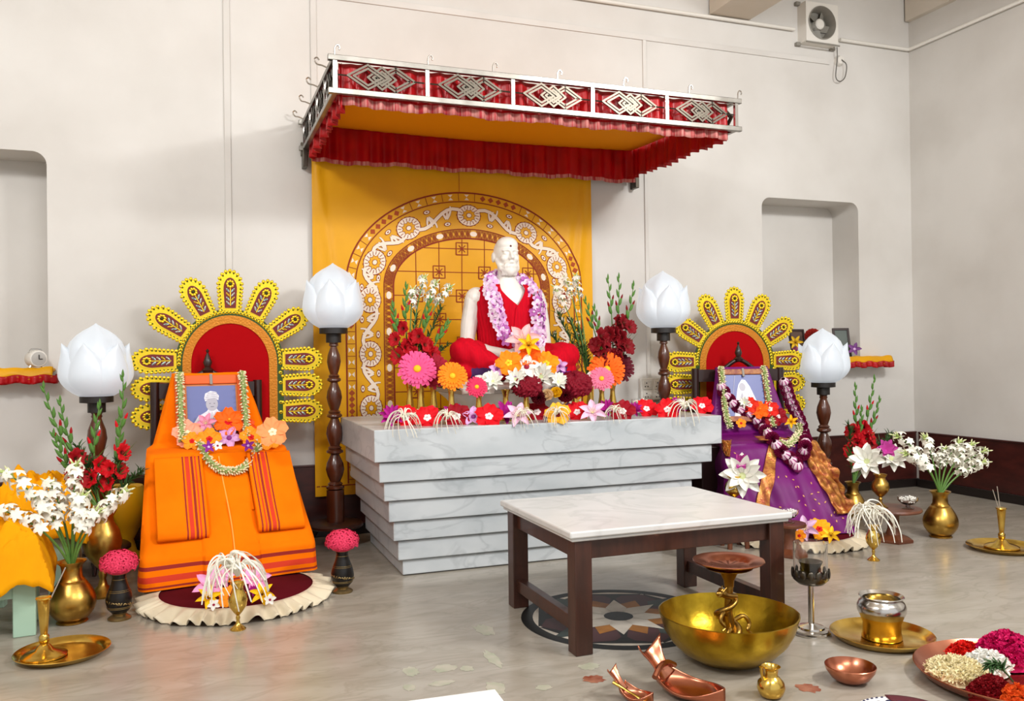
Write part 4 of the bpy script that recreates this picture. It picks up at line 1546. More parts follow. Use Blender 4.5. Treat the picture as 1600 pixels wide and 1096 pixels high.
obj('centre_seam', M().tube([(.012*math.sin(z_*9), dpoint(prof1, s_)[0]-.027, dpoint(prof1, s_)[1]+.008) for s_, z_ in [(k/40, k/40) for k in range(3, 21)]], .004, 6), mat('light_orange_seam', '#ffb04a', .8), dr1)


def folded(label, x0, x1, root, prof, inner):
    o = thing('folded_cloth', label, 'cloth', root.location, root.rotation_euler.z)
    sA, sB = .165, .50
    def fn(off):
        def f(u, v):
            s = sA+(sB-sA)*v
            y, z, hw = dpoint(prof, s)
            sc = hw/.43
            fl = 1 if v > .06 else .4+v*10
            ny, nz = (-.9, .42) if z < .76 else (0, 1)
            e = off*fl+.004*math.sin(u*5+v*7)
            return ((x0+(x1-x0)*u)*(.72+.28*sc), y+ny*e, z+nz*e)
        return f
    def km(u, v):
        t = u if inner > 0 else 1-u
        if t > .94: return 0
        if t > .55:
            q = int((t-.55)/.039*1.0)
            return [1, 0, 2, 2, 0, 1, 0, 2, 0, 1, 0][q % 11]
        return 0
    for lay, off in enumerate((.026, .046)):
        obj('fold_layer', M().grid(fn(off), 60, 30, 0, None, km), [ORANGE, DKRED, BRED], o, solid=.01)
    return o
folded('folded orange cloth with red stripes hanging on the left of the orange throne', -.385, -.115, dr1, prof1, 1)
folded('folded orange cloth with red stripes hanging on the right of the orange throne', .155, .42, dr1, prof1, -1)


# ------------------------------------------------------------------ framed photographs
def picture(label, root, loc, tilt, w, h, fw_, fm, draw):
    o = thing('framed_photograph', label, 'picture', mw=root.matrix_basis @ Matrix.Translation(loc) @ Matrix.Rotation(-tilt, 4, 'X'))
    for nm, c, d in (('frame_side', (-w/2+fw_/2, 0, h/2), (fw_, .026, h)), ('frame_side', (w/2-fw_/2, 0, h/2), (fw_, .026, h)), ('frame_side', (0, 0, h-fw_/2), (w-2*fw_, .026, fw_)), ('frame_side', (0, 0, fw_/2), (w-2*fw_, .026, fw_))):
        obj(nm, M().box(c, d), fm, o, bevel=.005)
    obj('backing', M().box((0, .006, h/2), (w-.01, .008, h-.01)), EBONY, o)
    m = M()
    mats = draw(m, w-2*fw_, h-2*fw_, fw_)
    obj('print', m, mats, o)
    obj('clip', M().box((0, -.015, h-.03), (.018, .008, .07)), mat('grey_clip', '#8d857c', .5), o, bevel=.002)
    return o


PB = mat('print_blue', '#5f69a6', .4)
PW = mat('print_white', '#e9e7ee', .3, var='#c5c4d2', vs=30)
PG = mat('print_grey', '#b0aebb', .4)
PDK = mat('print_dark', '#5d5b70', .4)
PMT = mat('print_mount', '#c8742c', .5)


def draw_robe(m, w, h, z0):
    m.ngon([(-w/2, -.0, z0), (w/2, 0, z0), (w/2, 0, z0+h), (-w/2, 0, z0+h)], 3)
    b = .012
    m.ngon([(-w/2+b, -.001, z0), (w/2-b, -.001, z0), (w/2-b, -.001, z0+h-b), (-w/2+b, -.001, z0+h-b)], 0)
    def sh(pts, k, e): m.ngon([(x*w, -e, z0+z*h) for x, z in pts], k)
    sh([(-.40, 0), (-.36, .22), (-.27, .36), (-.10, .46), (-.06, .52), (.08, .52), (.12, .46), (.28, .38), (.38, .22), (.42, 0)], 1, .002)
    sh([(.0+.115*math.cos(a), .60+.14*math.sin(a)) for a in [2*PI*i/20 for i in range(20)]], 2, .003)
    sh([(-.125, .65), (-.145, .72), (-.12, .81), (-.02, .86), (.08, .84), (.14, .76), (.125, .67), (.05, .71), (-.05, .71)], 1, .004)
    sh([(-.05, .60), (-.02, .605), (-.02, .615), (-.05, .615)], 4, .0045)
    sh([(.03, .605), (.06, .60), (.06, .615), (.03, .615)], 4, .0045)
    sh([(-.03, .54), (.04, .54), (.035, .55), (-.025, .55)], 4, .0045)
    for i in range(4): sh([(-.135+.02*i, .70+.04*i), (-.13+.02*i, .685+.04*i), (.13-.01*i, .715+.035*i), (.13-.01*i, .73+.035*i)], 2, .0047)
    for i in range(4): sh([(-.2+.12*i, 0), (-.19+.12*i, 0), (-.06+.06*i, .44), (-.07+.06*i, .44)], 2, .003)
    return [PB, PW, PG, PMT, PDK]


def draw_sari(m, w, h, z0):
    m.ngon([(-w/2, 0, z0), (w/2, 0, z0), (w/2, 0, z0+h), (-w/2, 0, z0+h)], 0)
    def sh(pts, k, e): m.ngon([(x*w, -e, z0+z*h) for x, z in pts], k)
    sh([(-.34, 0), (-.28, .3), (-.2, .62), (-.15, .76), (-.05, .88), (.04, .87), (.14, .72), (.26, .42), (.36, .15), (.40, 0)], 1, .002)
    sh([(-.055+.085*math.cos(a), .70+.10*math.sin(a)) for a in [2*PI*i/20 for i in range(20)]], 2, .003)
    sh([(-.15, .2), (-.05, .5), (-.08, .58), (-.2, .3)], 2, .003)
    for i in range(4): sh([(-.05+.1*i, .02), (-.035+.1*i, .02), (.0+.04*i, .6), (-.01+.04*i, .6)], 2, .003)
    sh([(-.32, .5), (-.31, .5), (-.22, .98), (-.23, .98)], 2, .0025)
    return [PB, PW, PG, PMT]


pic1 = picture('framed photograph of a turbaned person in a white robe on the orange throne', dr1, (0, .675, .80), math.radians(14), .45, .455, .06, mat('orange_frame', '#e8601a', .6), draw_robe)


def jasmine(name, label, pts, r=.02, seed=0):
    """string of jasmine buds: one rope covered with buds"""
    rr = random.Random(seed)
    o = thing(name, label, 'garland', pts[0])
    b = Vector(pts[0])
    q = [Vector(p)-b for p in pts]
    m, g = M(), M()
    L = sum((q[i+1]-q[i]).length for i in range(len(q)-1))
    n = int(L/.0034)
    for i in range(n):
        p, d = on_stem(q, (i+.5)/n)
        a = i*2.39996+rr.uniform(-.4, .4)
        s_ = frame((0, 0, 0), d) @ Vector((math.cos(a), math.sin(a), 0))
        c = p+s_*r*.75
        F = frame(c, s_+d*.5)
        (g if i % 9 == 0 else m).ell((0, 0, .002), (.0052, .0052, .011), 0, 6, 5, F)
    obj('rope', M().tube(q, r*.6, 8), JASG, o)
    tag(obj('bud_string', m, JASM, o), None, None, kind='stuff')
    tag(obj('green_bud', g, JASG, o), None, None, kind='stuff')
    return o


def dl(root, x, y, z): return root.matrix_basis @ Vector((x, y, z))


for sx, sd in ((-1, 'left'), (1, 'right')):
    pts = sp([dl(dr1, sx*.195, .765, 1.262), dl(dr1, sx*.197, .73, 1.2), dl(dr1, sx*.198, .68, 1.05), dl(dr1, sx*.2, .635, .9), dl(dr1, sx*.195, .59, .835)], 8)
    jasmine('jasmine_string', f'cream jasmine string hanging down the {sd} side of the orange picture frame', pts, .026, 3+sx)
pl = []
for px, py in [(304, 690), (312, 702), (325, 722), (342, 737), (360, 741), (378, 737), (392, 722), (401, 705), (407, 690)]:
    pl.append(hit(d1t, px, py, .03)[0])
jasmine('jasmine_string', 'cream jasmine loop hanging over the front of the orange throne lap', sp(pl, 6), .026, 9)
for k, px, py, r, lab, c in [('peach_hibiscus', 293, 679, .095, 'large peach flower at the left end of the orange throne lap', None), ('peach_hibiscus', 426, 676, .095, 'large peach flower at the right end of the orange throne lap', '#fb9d62'),
                             ('amber_hibiscus', 327, 687, .075, 'amber flower with red heart left of the lilac orchid on the orange lap', None), ('amber_hibiscus', 392, 684, .075, 'amber flower with red heart right of the lilac orchid on the orange lap', None), ('amber_hibiscus', 300, 690, .06, 'small amber flower in front of the left peach flower', None), ('amber_hibiscus', 421, 688, .07, 'amber flower in front of the right peach flower', None),
                             ('pale_pink_lily', 322, 662, .07, 'pink lily under the lower left corner of the framed photograph', '#f09ab8'), ('orange_hibiscus', 357, 660, .095, 'large deep orange flower covering the foot of the framed photograph', None), ('orange_hibiscus', 385, 668, .06, 'small deep orange flower right below the framed photograph', '#f4551c'),
                             ('red_hibiscus', 354, 670, .055, 'small red flower under the large deep orange flower', None), ('lilac_orchid', 358, 685, .085, 'lilac orchid in the middle of the orange throne lap', None), ('violet_orchid', 326, 699, .045, 'small violet flower left at the edge of the orange lap', None),
                             ('violet_orchid', 388, 697, .045, 'small violet flower right at the edge of the orange lap', None), ('white_orchid', 340, 697, .035, 'tiny white flower at the edge of the orange lap', None)]:
    p, n_ = hit(d1t, px, py+10, .03)
    p = Q(px, py, p.y-.03)
    flower(k, p, towards(p, .45, R_.uniform(-.2, .2)), r, lab, None, R_.uniform(0, 2), c=c)


# ------------------------------------------------------------------ round velvet rugs with frills
def rug(label, cx, cy_, r, seed):
    o = thing('round_mat', label, 'mat', (cx, cy_, 0))
    obj('velvet_top', M().lathe([(r*.98, 0), (r, .02), (r, .045), (r*.97, .056), (r*.5, .06), (0, .06)], 72), RUG, o)
    rr = random.Random(seed)
    ph = [rr.uniform(0, 6) for _ in range(4)]
    def fn(u, v):
        a = 2*PI*u
        w = math.sin(a*38+1.8*math.sin(a*7+ph[0]))
        q = r*.97+.11*v+.016*w*v
        z = .062-.05*v**1.3+.024*w*v+.01*math.sin(a*11+ph[1])*v
        return (q*math.cos(a), q*math.sin(a), max(z, .006))
    obj('frill', M().grid(fn, 420, 6, 0, None, None, True), CREAM, o, solid=.003)
    return o


rug('round maroon velvet mat with cream frill before the orange throne', .22, 5.06, .425, 1)
rug('round maroon velvet mat with cream frill before the purple throne', 4.06, 5.06, .40, 2)

# ------------------------------------------------------------------ purple throne
T2 = ((3.93, 4.93, 0), math.radians(-15))
prof2 = [(-.02, .066, .47), (.0, .10, .465), (.12, .26, .44), (.24, .45, .405), (.36, .63, .375), (.40, .665, .37), (.45, .68, .365), (.74, .70, .355), (.78, .73, .33), (.93, 1.21, .22), (.95, 1.235, .215), (.98, 1.20, .21)]
def wr2(x, y, z, s):
    f = math.exp(-((z-.3)/.3)**2)
    return .012*math.sin(x*24*(1.2-z)+z*3)*f+.006*math.sin(x*50+z*11)*f+.01*math.sin(z*20+x*6)*(1 if z < .66 else .3)
wood_throne('dark wooden throne under the purple silk, its finial showing', T2[0], T2[1], .36, .9, 1.06, 1.22, (.47, .86, .28, .62))
dr2 = thing('throne_drape', 'purple silk sari with gold brocade borders draped over the right throne', 'cloth', T2[0], T2[1])
d2f = drape_fn(prof2, 1.02, wr2, 4)
d2 = obj('drape', M().grid(d2f, 130, 130), SARI, dr2)
d2t = bvh(d2, dr2)


def band2(x_top, x_bot, w_top, w_bot, s0, s1, name, ruff=.0):
    def fn(u, v):
        s = s0+(s1-s0)*v
        y, z, hw = dpoint(prof2, s)
        x = x_bot+(x_top-x_bot)*v+(w_bot+(w_top-w_bot)*v)*(u-.5)
        if abs(x) <= hw:
            t = .2+.6*(x/hw+1)/2
            p = Vector(d2f(t, s))
        else:
            p = Vector((math.copysign(hw, x), y+(abs(x)-hw), z))
        e = .012+ruff*(.5+.5*math.sin(v*34+u*5))+ruff*.5*math.sin(u*17+v*9)
        return (p.x+(e if x > hw else 0), p.y-e*.8, p.z+e*.5)
    obj(name, M().grid(fn, 18, 60), ZARI, dr2, solid=.005)
band2(.02, -.27, .07, .13, .0, .43, 'gold_border')
band2(.24, .42, .15, .17, .08, .50, 'gold_border', .018)
band2(-.33, -.36, .10, .03, .36, .47, 'gold_border', .012)
obj('lap_fold', M().grid(lambda u, v: (-.10+.26*v*(1-.5*u), .36+.1*u-.02*math.sin(v*6), .695+.02*u), 10, 6), ZARI, dr2, solid=.004)
rr = random.Random(12)
gm = M()
for i in range(46):
    s, t = rr.uniform(.03, .42), rr.uniform(.24, .76)
    p = Vector(d2f(t, s)); a = Vector(d2f(t+.005, s))-p; b = Vector(d2f(t, s+.005))-p
    nn = a.cross(b).normalized()
    if nn.y > 0: nn = -nn
    gm.ell((0, 0, 0), (.011, .006, .003), 0, 6, 4, frame(p+nn*.003, nn, rr.uniform(0, 3)))
obj('gold_sprig_motifs', gm, mat('gold_motif', '#d9a070', .45, .3), dr2)
pic2 = picture('framed photograph of a seated person in a white sari on the purple throne', dr2, (-.03, .755, .80), math.radians(17), .40, .43, .045, mat('maroon_gold_frame', '#8a3a24', .5, var='#b5743a', vs=40), draw_sari)
for sx, sd in ((-1, 'left'), (1, 'right')):
    pts = sp([dl(dr2, sx*.175-.03, .885, 1.235), dl(dr2, sx*.178-.03, .845, 1.15), dl(dr2, sx*.18-.03, .80, 1.0), dl(dr2, sx*.18-.03, .755, .86), dl(dr2, sx*.175-.02, .70, .76)], 8)
    jasmine('jasmine_string', f'pale green jasmine string down the {sd} side of the maroon picture frame', pts, .025, 13+sx)
pl = [hit(d2t, px, py, .035)[0] for px, py in [(1183, 660), (1192, 672), (1202, 685), (1215, 695), (1230, 699), (1241, 692), (1247, 678), (1249, 662)]]
jasmine('jasmine_string', 'pale green jasmine loop hanging below the flowers of the purple throne', sp(pl, 6), .027, 21)
# big garland of pink buds and maroon petals
gl = [hit(d2t, px, py, .045, 5.7)[0] for px, py in [(1122, 602), (1130, 618), (1140, 631), (1153, 642), (1168, 650), (1180, 661), (1192, 678), (1204, 692), (1216, 708), (1229, 720), (1242, 730)]]
gr = [hit(d2t, px, py, .045, 5.75)[0] for px, py in [(1224, 594), (1230, 612), (1236, 630), (1244, 646), (1251, 661), (1256, 680), (1257, 698), (1250, 714), (1242, 730)]]
big = thing('bud_garland', 'heavy garland of pink white buds and maroon petals on the purple throne', 'garland', gl[0])
gb = Vector(gl[0])
bm = M()
def gb_fn(u, v):
    a = 2*PI*u
    q = math.sin(PI*(.06+.88*v))**.6*(1+.05*math.cos(8*a))
    return (q*math.cos(a), q*math.sin(a), -1+2*v)
bm.grid(gb_fn, 24, 12, 0, None, (lambda u, v: 1 if (int(u*16) % 2 and v < .85) or v < .4 else 0), True)
BM = bm.mesh('bud', [mat('bud_white', '#e8cfdc', .5), mat('bud_pink', '#a83a80', .5)])
TM = head_mesh('carnation', '#7a0f3c')
for pts in (gl, gr[:-1]):
    path = sp([p-gb for p in pts], 6)
    obj('thread', M().tube(path, .006, 6), RUG, big)
    L = sum((path[i+1]-path[i]).length for i in range(len(path)-1))
    n = int(L/.098)
    for i in range(n):
        p, d = on_stem(path, (i+.35)/n)
        obj('bud', BM, None, big, mw=frame(p, -d*.6+towards(p+gb, .2)*.55, 0, .040))
        p, d = on_stem(path, (i+.85)/n)
        obj('petal_tuft', TM, None, big, mw=frame(p, towards(p+gb, .3), i, .05))
obj('bud', BM, None, big, mw=frame(hit(d2t, 1243, 735, .05)[0]-gb, (-.2, -.3, 1), 0, .04))
for k, px, py, r, lab, c in [('red_hibiscus', 1172, 634, .07, 'small scarlet flower at the foot of the maroon picture frame', '#e8321c'), ('orange_hibiscus', 1186, 642, .075, 'orange flower in the middle of the purple throne flowers', None), ('red_hibiscus', 1203, 640, .075, 'scarlet flower with white heart right of the orange one on the purple throne', '#e02418'),
                             ('dark_hibiscus', 1215, 652, .08, 'dark red flower with white heart at the right of the purple throne flowers', None), ('white_lotus', 1163, 630, .05, 'small white flower before the photograph of the sari', None), ('amber_hibiscus', 1158, 662, .04, 'small amber flower at the left corner of the purple lap', None), ('yellow_lily', 1236, 660, .06, 'yellow flower on the right shoulder of the purple throne', None), ('dark_hibiscus', 1205, 657, .06, 'dark red flower hanging below the orange one on the purple throne', None)]:
    p, n_ = hit(d2t, px, py+6, .03, 5.6)
    p = Q(px, py, p.y-.03)
    flower(k, p, towards(p, .45, R_.uniform(-.2, .2)), r, lab, None, R_.uniform(0, 2), c=c)

# ------------------------------------------------------------------ lotus lamps
def lamp(label, loc, H, gl_=1.0):
    """turned wooden floor lamp with a lotus shade; H = height of the collar"""
    o = thing('lotus_lamp', label, 'lamp', loc)
    for i in range(3):
        a = i*2*PI/3+.5
        c, s_ = math.cos(a), math.sin(a)
        obj('foot', M().tube(sp([(.05*c, .05*s_, .13), (.13*c, .13*s_, .13), (.17*c, .17*s_, .07), (.2*c, .2*s_, .014)], 5), [.022]*10+[.018, .016, .016, .014, .014, .013], 8), EBONY, o)
    obj('base_disc', M().lathe([(.05, .125), (.18, .13), (.195, .14), (.195, .155), (.18, .168), (.06, .172)], 40), WOOD, o)
    pr = [(.062, .17), (.062, .40)] if H > 1.3 else [(.062, .17), (.062, .36)]
    z = pr[-1][1]
    seg = [(.044, 0), (.064, .012), (.064, .03), (.046, .045), (.054, .055), (.036, .075), (.054, .13), (.066, .19), (.058, .25), (.036, .31), (.03, .33)]
    n = 4 if H > 1.3 else 2
    k = (H-.09-z)/(n*.335+.04)
    for i in range(n):
        w = 1.0-.08*i
        pr += [(r*w, z+t*k) for r, t in seg]
        z = z+.335*k
    pr += [(.034, z+.005), (.03, z+.02), (.036, z+.03), (.036, H-.09), (.042, H-.088)]
    obj('turned_pole', M().lathe(pr, 28), POLEW, o, ang=55)
    obj('collar', M().lathe([(.054, H-.095), (.054, H-.035), (.1, H-.03), (.1, H+.01), (.085, H+.012)], 32), BLACKW, o, ang=35)
    m = M()
    def pf(z):                        # bulb profile of the outer petals
        t = z/.34
        return .10+.118*math.sin(PI/2*min(1, t/.42))**.8 if t < .42 else .218-.036*((t-.42)/.58)**1.6
    for i in range(6):
        a0 = i*PI/3+.26
        def fn(u, v, a0=a0):
            z = .34*v
            w = .62*(1-max(0, (v-.45)/.55)**3.2)+.03
            a = a0+(u-.5)*2*w
            r = pf(z)*(1.02-.20*((u-.5)*2)**2*(.35+.65*v))+.014*max(0, v-.8)/.2
            return (r*math.cos(a), r*math.sin(a), H+.01+z-.03*((u-.5)*2)**2*v)
        m.grid(fn, 12, 16)
    ip = [(.09, 0), (.15, .05), (.178, .13), (.18, .22), (.17, .30), (.15, .35), (.115, .39), (.075, .42), (.04, .44), (.014, .457), (.002, .468)]
    n = 72
    def lobes(a, z): return 1+(.05*math.cos(6*(a-.26-PI/6)))*min(1, max(0, z-H-.1)*6)
    m.lathe([(r, H+.01+z) for r, z in ip], n, 0, None, False, lobes)
    o2 = obj('lotus_shade', m, GLOBE, o, ang=70)
    o2.modifiers.new('solid', 'SOLIDIFY').thickness = .004
    return o


lamp('short lotus lamp with white glass shade behind the gladiolus vase at left', (-.585, 6.07, 0), 1.11)
lamp('tall lotus lamp on turned wooden pole between orange throne and altar', (.945, 6.2, 0), 1.55)
lamp('tall lotus lamp on turned wooden pole right of the altar by the socket board', (3.595, 6.1, 0), 1.545)
lamp('short lotus lamp with white glass shade right of the purple throne', (5.07, 5.95, 0), 1.07)

# ------------------------------------------------------------------ niche shelves with gold cloth
def shelf(label, x0, x1, z, dep, seed):
    o = thing('niche_shelf', label, 'shelf', ((x0+x1)/2, D, z))
    w = x1-x0
    obj('board', M().box((0, -dep/2, -.045), (w-.02, dep, .03)), PAINTW, o)
    def fn(u, v):
        return (-w/2+w*u, -dep*1.0*v+ND*.0-.01*v, .012*math.sin(u*37)*math.sin(v*9+u*3)+.014*math.exp(-((v-.8)/.2)**2)-.055*max(0, v-.85)/.15)
    obj('gold_cloth', M().grid(fn, 80, 16), YELLOWC, o, solid=.012)
    def f2(u, v):
        t = u*(w+2*dep)
        wv = .012*math.sin(t*95)*(1-v*.5)
        if t < dep: x, y = -w/2-.012-wv, -t
        elif t > dep+w: x, y = w/2+.012+wv, -(w+2*dep-t)
        else: x, y = -w/2+t-dep, -dep-.02+wv
        return (x, y, -.085+.055*v+.006*math.sin(t*40))
    obj('red_frill', M().grid(f2, 320, 4), SATIN, o, solid=.003)
    return o
shelf('gold cloth covered shelf with red frill in the left wall niche', -2.1, -.885, 1.285, .13, 1)
shelf('gold cloth covered shelf with red frill in the right wall niche', 4.86, 6.28, 1.275, .17, 2)
q = Q(57, 570, 6.52)
ck = thing('alarm_clock', 'small round alarm clock standing on the left niche shelf', 'clock', (q.x, 6.5, 1.303), .5)
obj('case', M().lathe([(.052, -.05), (.056, -.045), (.056, .045), (.052, .05)], 28, 0, Matrix.Translation((0, 0, .062)) @ RX), PAINTW, ck)
obj('dial', M().lathe([(.046, 0), (.046, .002)], 28, 0, Matrix.Translation((0, -.05, .062)) @ RX), mat('clock_dial', '#b9b6b0', .4), ck)
obj('hand', M().box((0, -.055, .075), (.005, .003, .028)), SOCK, ck)
obj('hand', M().box((.01, -.055, .06), (.024, .003, .005)), SOCK, ck)
obj('handle', M().tube(sp([(-.04, 0, .1), (-.03, 0, .125), (.03, 0, .125), (.04, 0, .1)], 4), .004, 6), STEEL, ck)
for s_ in (-1, 1): obj('leg', M().tube([(s_*.03, 0, .02), (s_*.04, 0, 0)], .006, 6), STEEL, ck)
def sm_frame(px, py, w, h, label, colr, rz=0.0):
    q = Q(px, py, 6.48)
    o = thing('small_picture', label, 'picture', (q.x, 6.5, 1.292), rz)
    T = Matrix.Rotation(-.22, 4, 'X')
    for nm, c, d in (('frame_side', (-w/2, 0, h/2), (.02, .018, h)), ('frame_side', (w/2, 0, h/2), (.02, .018, h)), ('frame_side', (0, 0, h), (w+.02, .018, .02)), ('frame_side', (0, 0, .01), (w+.02, .018, .02))):
        obj(nm, M().box(c, d, 0, T), EBONY, o)
    obj('print', M().box((0, .003, h/2), (w, .006, h), 0, T), mat('small_print_'+colr[1:], colr, .35), o)
    return o
sm_frame(1253, 545, .17, .26, 'small dark framed picture on the right niche shelf next to the gilded arch', '#5a463c', .1)
sm_frame(1320, 545, .14, .27, 'small grey framed picture on the right niche shelf behind the lotus lamp', '#55605a', -.3)
sm_frame(1284, 545, .16, .24, 'small brown framed picture on the right niche shelf hidden behind the lotus lamp', '#6b3a2a', 0)
for k, px, py, r, lab, c in [('carnation', 1270, 526, .07, 'red flower on the right niche shelf left of the lotus lamp', '#a32a22'), ('violet_orchid', 1335, 546, .07, 'purple flower on the right niche shelf beside the grey picture', '#7d4a8a'), ('yellow_lily', 1243, 536, .07, 'yellow flower on the dark framed picture of the right niche shelf', '#e0b92e'),
                             ('lilac_orchid', 1245, 548, .05, 'pink flower below the yellow one on the right niche shelf', '#b0547a')]:
    q = Q(px, py, 6.42)
    flower(k, q, towards(q, .3), r, lab, c=c)

# ------------------------------------------------------------------ left foreground: vases, stools, cloth, incense
def pz(px, py, z=0.0): return P(px, py, z)
kalash('pot-bellied brass vase of white tuberoses beside the pale green stools', (-.60, 4.94, 0), .315, .115)
vb = Vector((-.60, 4.94, .27))
for i, (px, py, Y) in enumerate([(8, 738, 4.85), (-6, 795, 4.8), (62, 782, 4.9), (78, 756, 5.0), (118, 728, 5.0), (128, 778, 4.86), (150, 800, 4.84), (196, 768, 4.95)]):
    tuberose(vb, Q(px, py, Y), f'white tuberose in the brass vase by the green stools, {ORD[i]} from the left', 'tuberoses in the left brass vase', 100+i, 14, .52, .06, .066)
gz_ = goblet('tall footed brass vase of red gladioli behind the tuberose vase at left', (-.50, 5.42, 0), .50, .105, OLDBRASS)
gbp = Vector((-.50, 5.42, .46))
for i, (px, py, Y) in enumerate([(68, 606, 5.4), (94, 628, 5.5), (84, 680, 5.36), (156, 634, 5.45), (192, 588, 5.4), (186, 660, 5.5)]):
    gladiolus(gbp, Q(px, py, Y), f'red gladiolus stem in the tall brass vase at left, {ORD[i]} from the left', 'gladioli in the left brass vase', '#c90f1c' if i > 2 else '#9c0d18', 2, .28, .5, 110+i, .07, .085, 7)
for i, (px, py) in enumerate([(120, 700), (135, 720), (222, 738), (112, 730), (190, 715)]):
    fern(gbp, Q(px, py, 5.4), f'feathery green sprig among the left gladioli, {ORD[i]}', 'fern sprigs among the left gladioli', 120+i, .07, 24)
pot = lathe_thing('yellow_pot', 'glossy yellow flared pot standing behind the lamp pole at left', 'pot', (-.47, 6.32, 0), [(.15, 0), (.16, .02), (.1, .06), (.08, .14), (.13, .24), (.17, .34), (.165, .46), (.14, .5), (.1, .49), (.12, .35)], mat('yellow_glaze', '#dfa90f', .4))


def stool(label, loc, rz, w, d, h):
    o = thing('green_stool', label, 'stool', loc, rz)
    obj('seat', M().box((0, 0, h-.02), (w, d, .04)), GSTOOL, o, bevel=.005)
    for sx in (-1, 1):
        for sy in (-1, 1):
            obj('leg', M().box((sx*(w/2-.04), sy*(d/2-.04), (h-.04)/2), (.10, .07, h-.04)), GSTOOL, o, bevel=.005)
    obj('apron', M().box((0, -d/2+.03, h-.075), (w-.1, .025, .07)), GSTOOL, o)
    obj('apron', M().box((0, d/2-.03, h-.075), (w-.1, .025, .07)), GSTOOL, o)
    for s_ in (-1, 1): obj('apron', M().box((s_*(w/2-.03), 0, h-.075), (.025, d-.1, .07)), GSTOOL, o)
    return o


def crumple(label, loc, rz, w, d, h, amp, seed):
    def fn(u, v):
        x, y = (u-.5)*w, (v-.5)*d
        e = max(abs(u-.5), abs(v-.5))*2
        b = h*(1-max(0, e-.55)/.45*.0)
        n1 = abs(noise.noise(Vector((x*7+seed, y*7, 1.3))))+.5*abs(noise.noise(Vector((x*15+seed, y*15, 4))))+.25*abs(noise.noise(Vector((x*32+seed, y*32, 7))))
        rim = max(0, (e-.62)/.38)
        return (x*(1-.04*rim), y*(1-.04*rim), max(.006 if e < .7 else -.16, .03+amp*(.62+.30*n1)*(1-e**3)+.05*n1-(h+.03)*rim**1.5+.02*math.sin(x*22+y*9)*rim))
    return tag(obj('yellow_cloth', M().grid(fn, 80, 60), MARIG, loc=loc, rot=(0, 0, rz), solid=.004), label, 'cloth')


stool('pale green wooden stool at the left picture edge, the nearer one', (-.975, 4.92, 0), .1, .42, .36, .30)
crumple('crumpled yellow cloth on the nearer pale green stool', (-.965, 4.93, .305), .1, .60, .56, .07, .30, 3)
stool('pale green wooden stool behind the tuberose vase, the farther one', (-.86, 5.53, 0), -.1, .40, .36, .40)
crumple('crumpled yellow cloth on the farther pale green stool', (-.84, 5.54, .405), -.1, .62, .50, .06, .32, 8)


def incense(label, loc, rz, r, n=2, lean=(.05, 0)):
    t = lathe_thing('brass_plate', 'round brass plate under '+label, 'plate', loc, [(0, .004), (r*.3, .004), (r*.82, .006), (r*.86, .016), (r, .03), (r*1.01, .028), (r*.9, .012), (r*.84, 0), (0, 0)], BRASS, 56)
    x, y = loc[0]+lean[0], loc[1]+lean[1]
    o = thing('incense_holder', label, 'incense holder', (x, y, .0065), rz)
    obj('base', M().lathe([(r*.48, 0), (r*.48, .008), (r*.4, .018), (r*.2, .03), (r*.13, .05), (.013, .058)], 36), BRASS, o)
    obj('tube', M().lathe([(.016, .055), (.022, .07), (.022, .09), (.015, .1), (.017, .12), (.024, .2), (.029, .255), (.034, .262), (.032, .268), (.018, .264)], 28), BRASS, o)
    return o, (x, y)
o, (ix, iy) = incense('brass incense holder on a plate at the left foreground', (-.575, 4.40, 0), 0, .20, lean=(-.075, .0))
tag(obj('incense_stick', M().tube([(ix, iy, .2), (ix+.09, iy, .40)], .003, 5), mat('incense_grey', '#a5998c', .8)), 'thin grey incense stick leaning in the left brass incense holder', 'incense stick')
o, (ix, iy) = incense('brass incense holder on a plate at the right by the skirting', (5.09, 4.24, 0), 0, .225, lean=(.02, .03))
for i, (dx, dz) in enumerate([(-.035, .42), (-.075, .40)]):
    tag(obj('incense_stick', M().tube([(ix+.004*i, iy, .2), (ix+dx, iy, dz)], .0028, 5), mat('incense_grey', '#a5998c', .8)), 'thin incense stick in the right brass incense holder, '+('more upright one' if i == 0 else 'more leaning one'), 'incense stick')


def bidri(label, loc, h=.20):
    o = thing('black_vase', label, 'vase', loc)
    k = h/.2
    obj('body', M().lathe([(r*k, z*k) for r, z in [(.03, .028), (.045, .045), (.053, .075), (.048, .105), (.032, .15), (.026, .175), (.03, .19), (.033, .196), (.025, .196)]], 36), SILVERBLK, o)
    obj('foot', M().lathe([(r*k, z*k) for r, z in [(.045, 0), (.047, .006), (.04, .012), (.026, .02), (.03, .03)]], 36), ENGR, o)
    m = M()
    for z, r in ((.05, .0475), (.056, .05), (.118, .0435), (.124, .041), (.168, .0285), (.19, .031)):
        m.lathe([((r+.0006)*k, (z-.0012)*k), ((r+.001)*k, z*k), ((r+.0006)*k, (z+.0012)*k)], 36, 0, None, False)
    for i in range(40):
        z = .062+.05*((i*.618) % 1); r = .0535-.25*max(0, z-.078)+.0005
        a = i*2.39996
        m.ell((0, 0, 0), (.0065*k, .003*k, .0012), 0, 6, 4, frame((r*k*math.cos(a), r*k*math.sin(a), z*k), (math.cos(a), math.sin(a), .1), i))
    obj('engraving', m, ENGR, o)
    return o


for nm, x, y, s_, side in (('a', -.375, 4.90, 1.25, 'left of the orange throne'), ('b', .79, 4.955, 1.25, 'right of the orange throne mat'), ('c', 3.05, 4.90, 1.05, 'behind the marble table, mostly hidden')):
    bidri('black engraved brass vase standing on the floor '+side, (x, y, 0), .2*s_)
    flower('ixora', (x, y, .2*s_+.035), (0, -.1, 1), .098, 'round coral pink blossom cluster in the black vase '+side, c='#e23a5f')


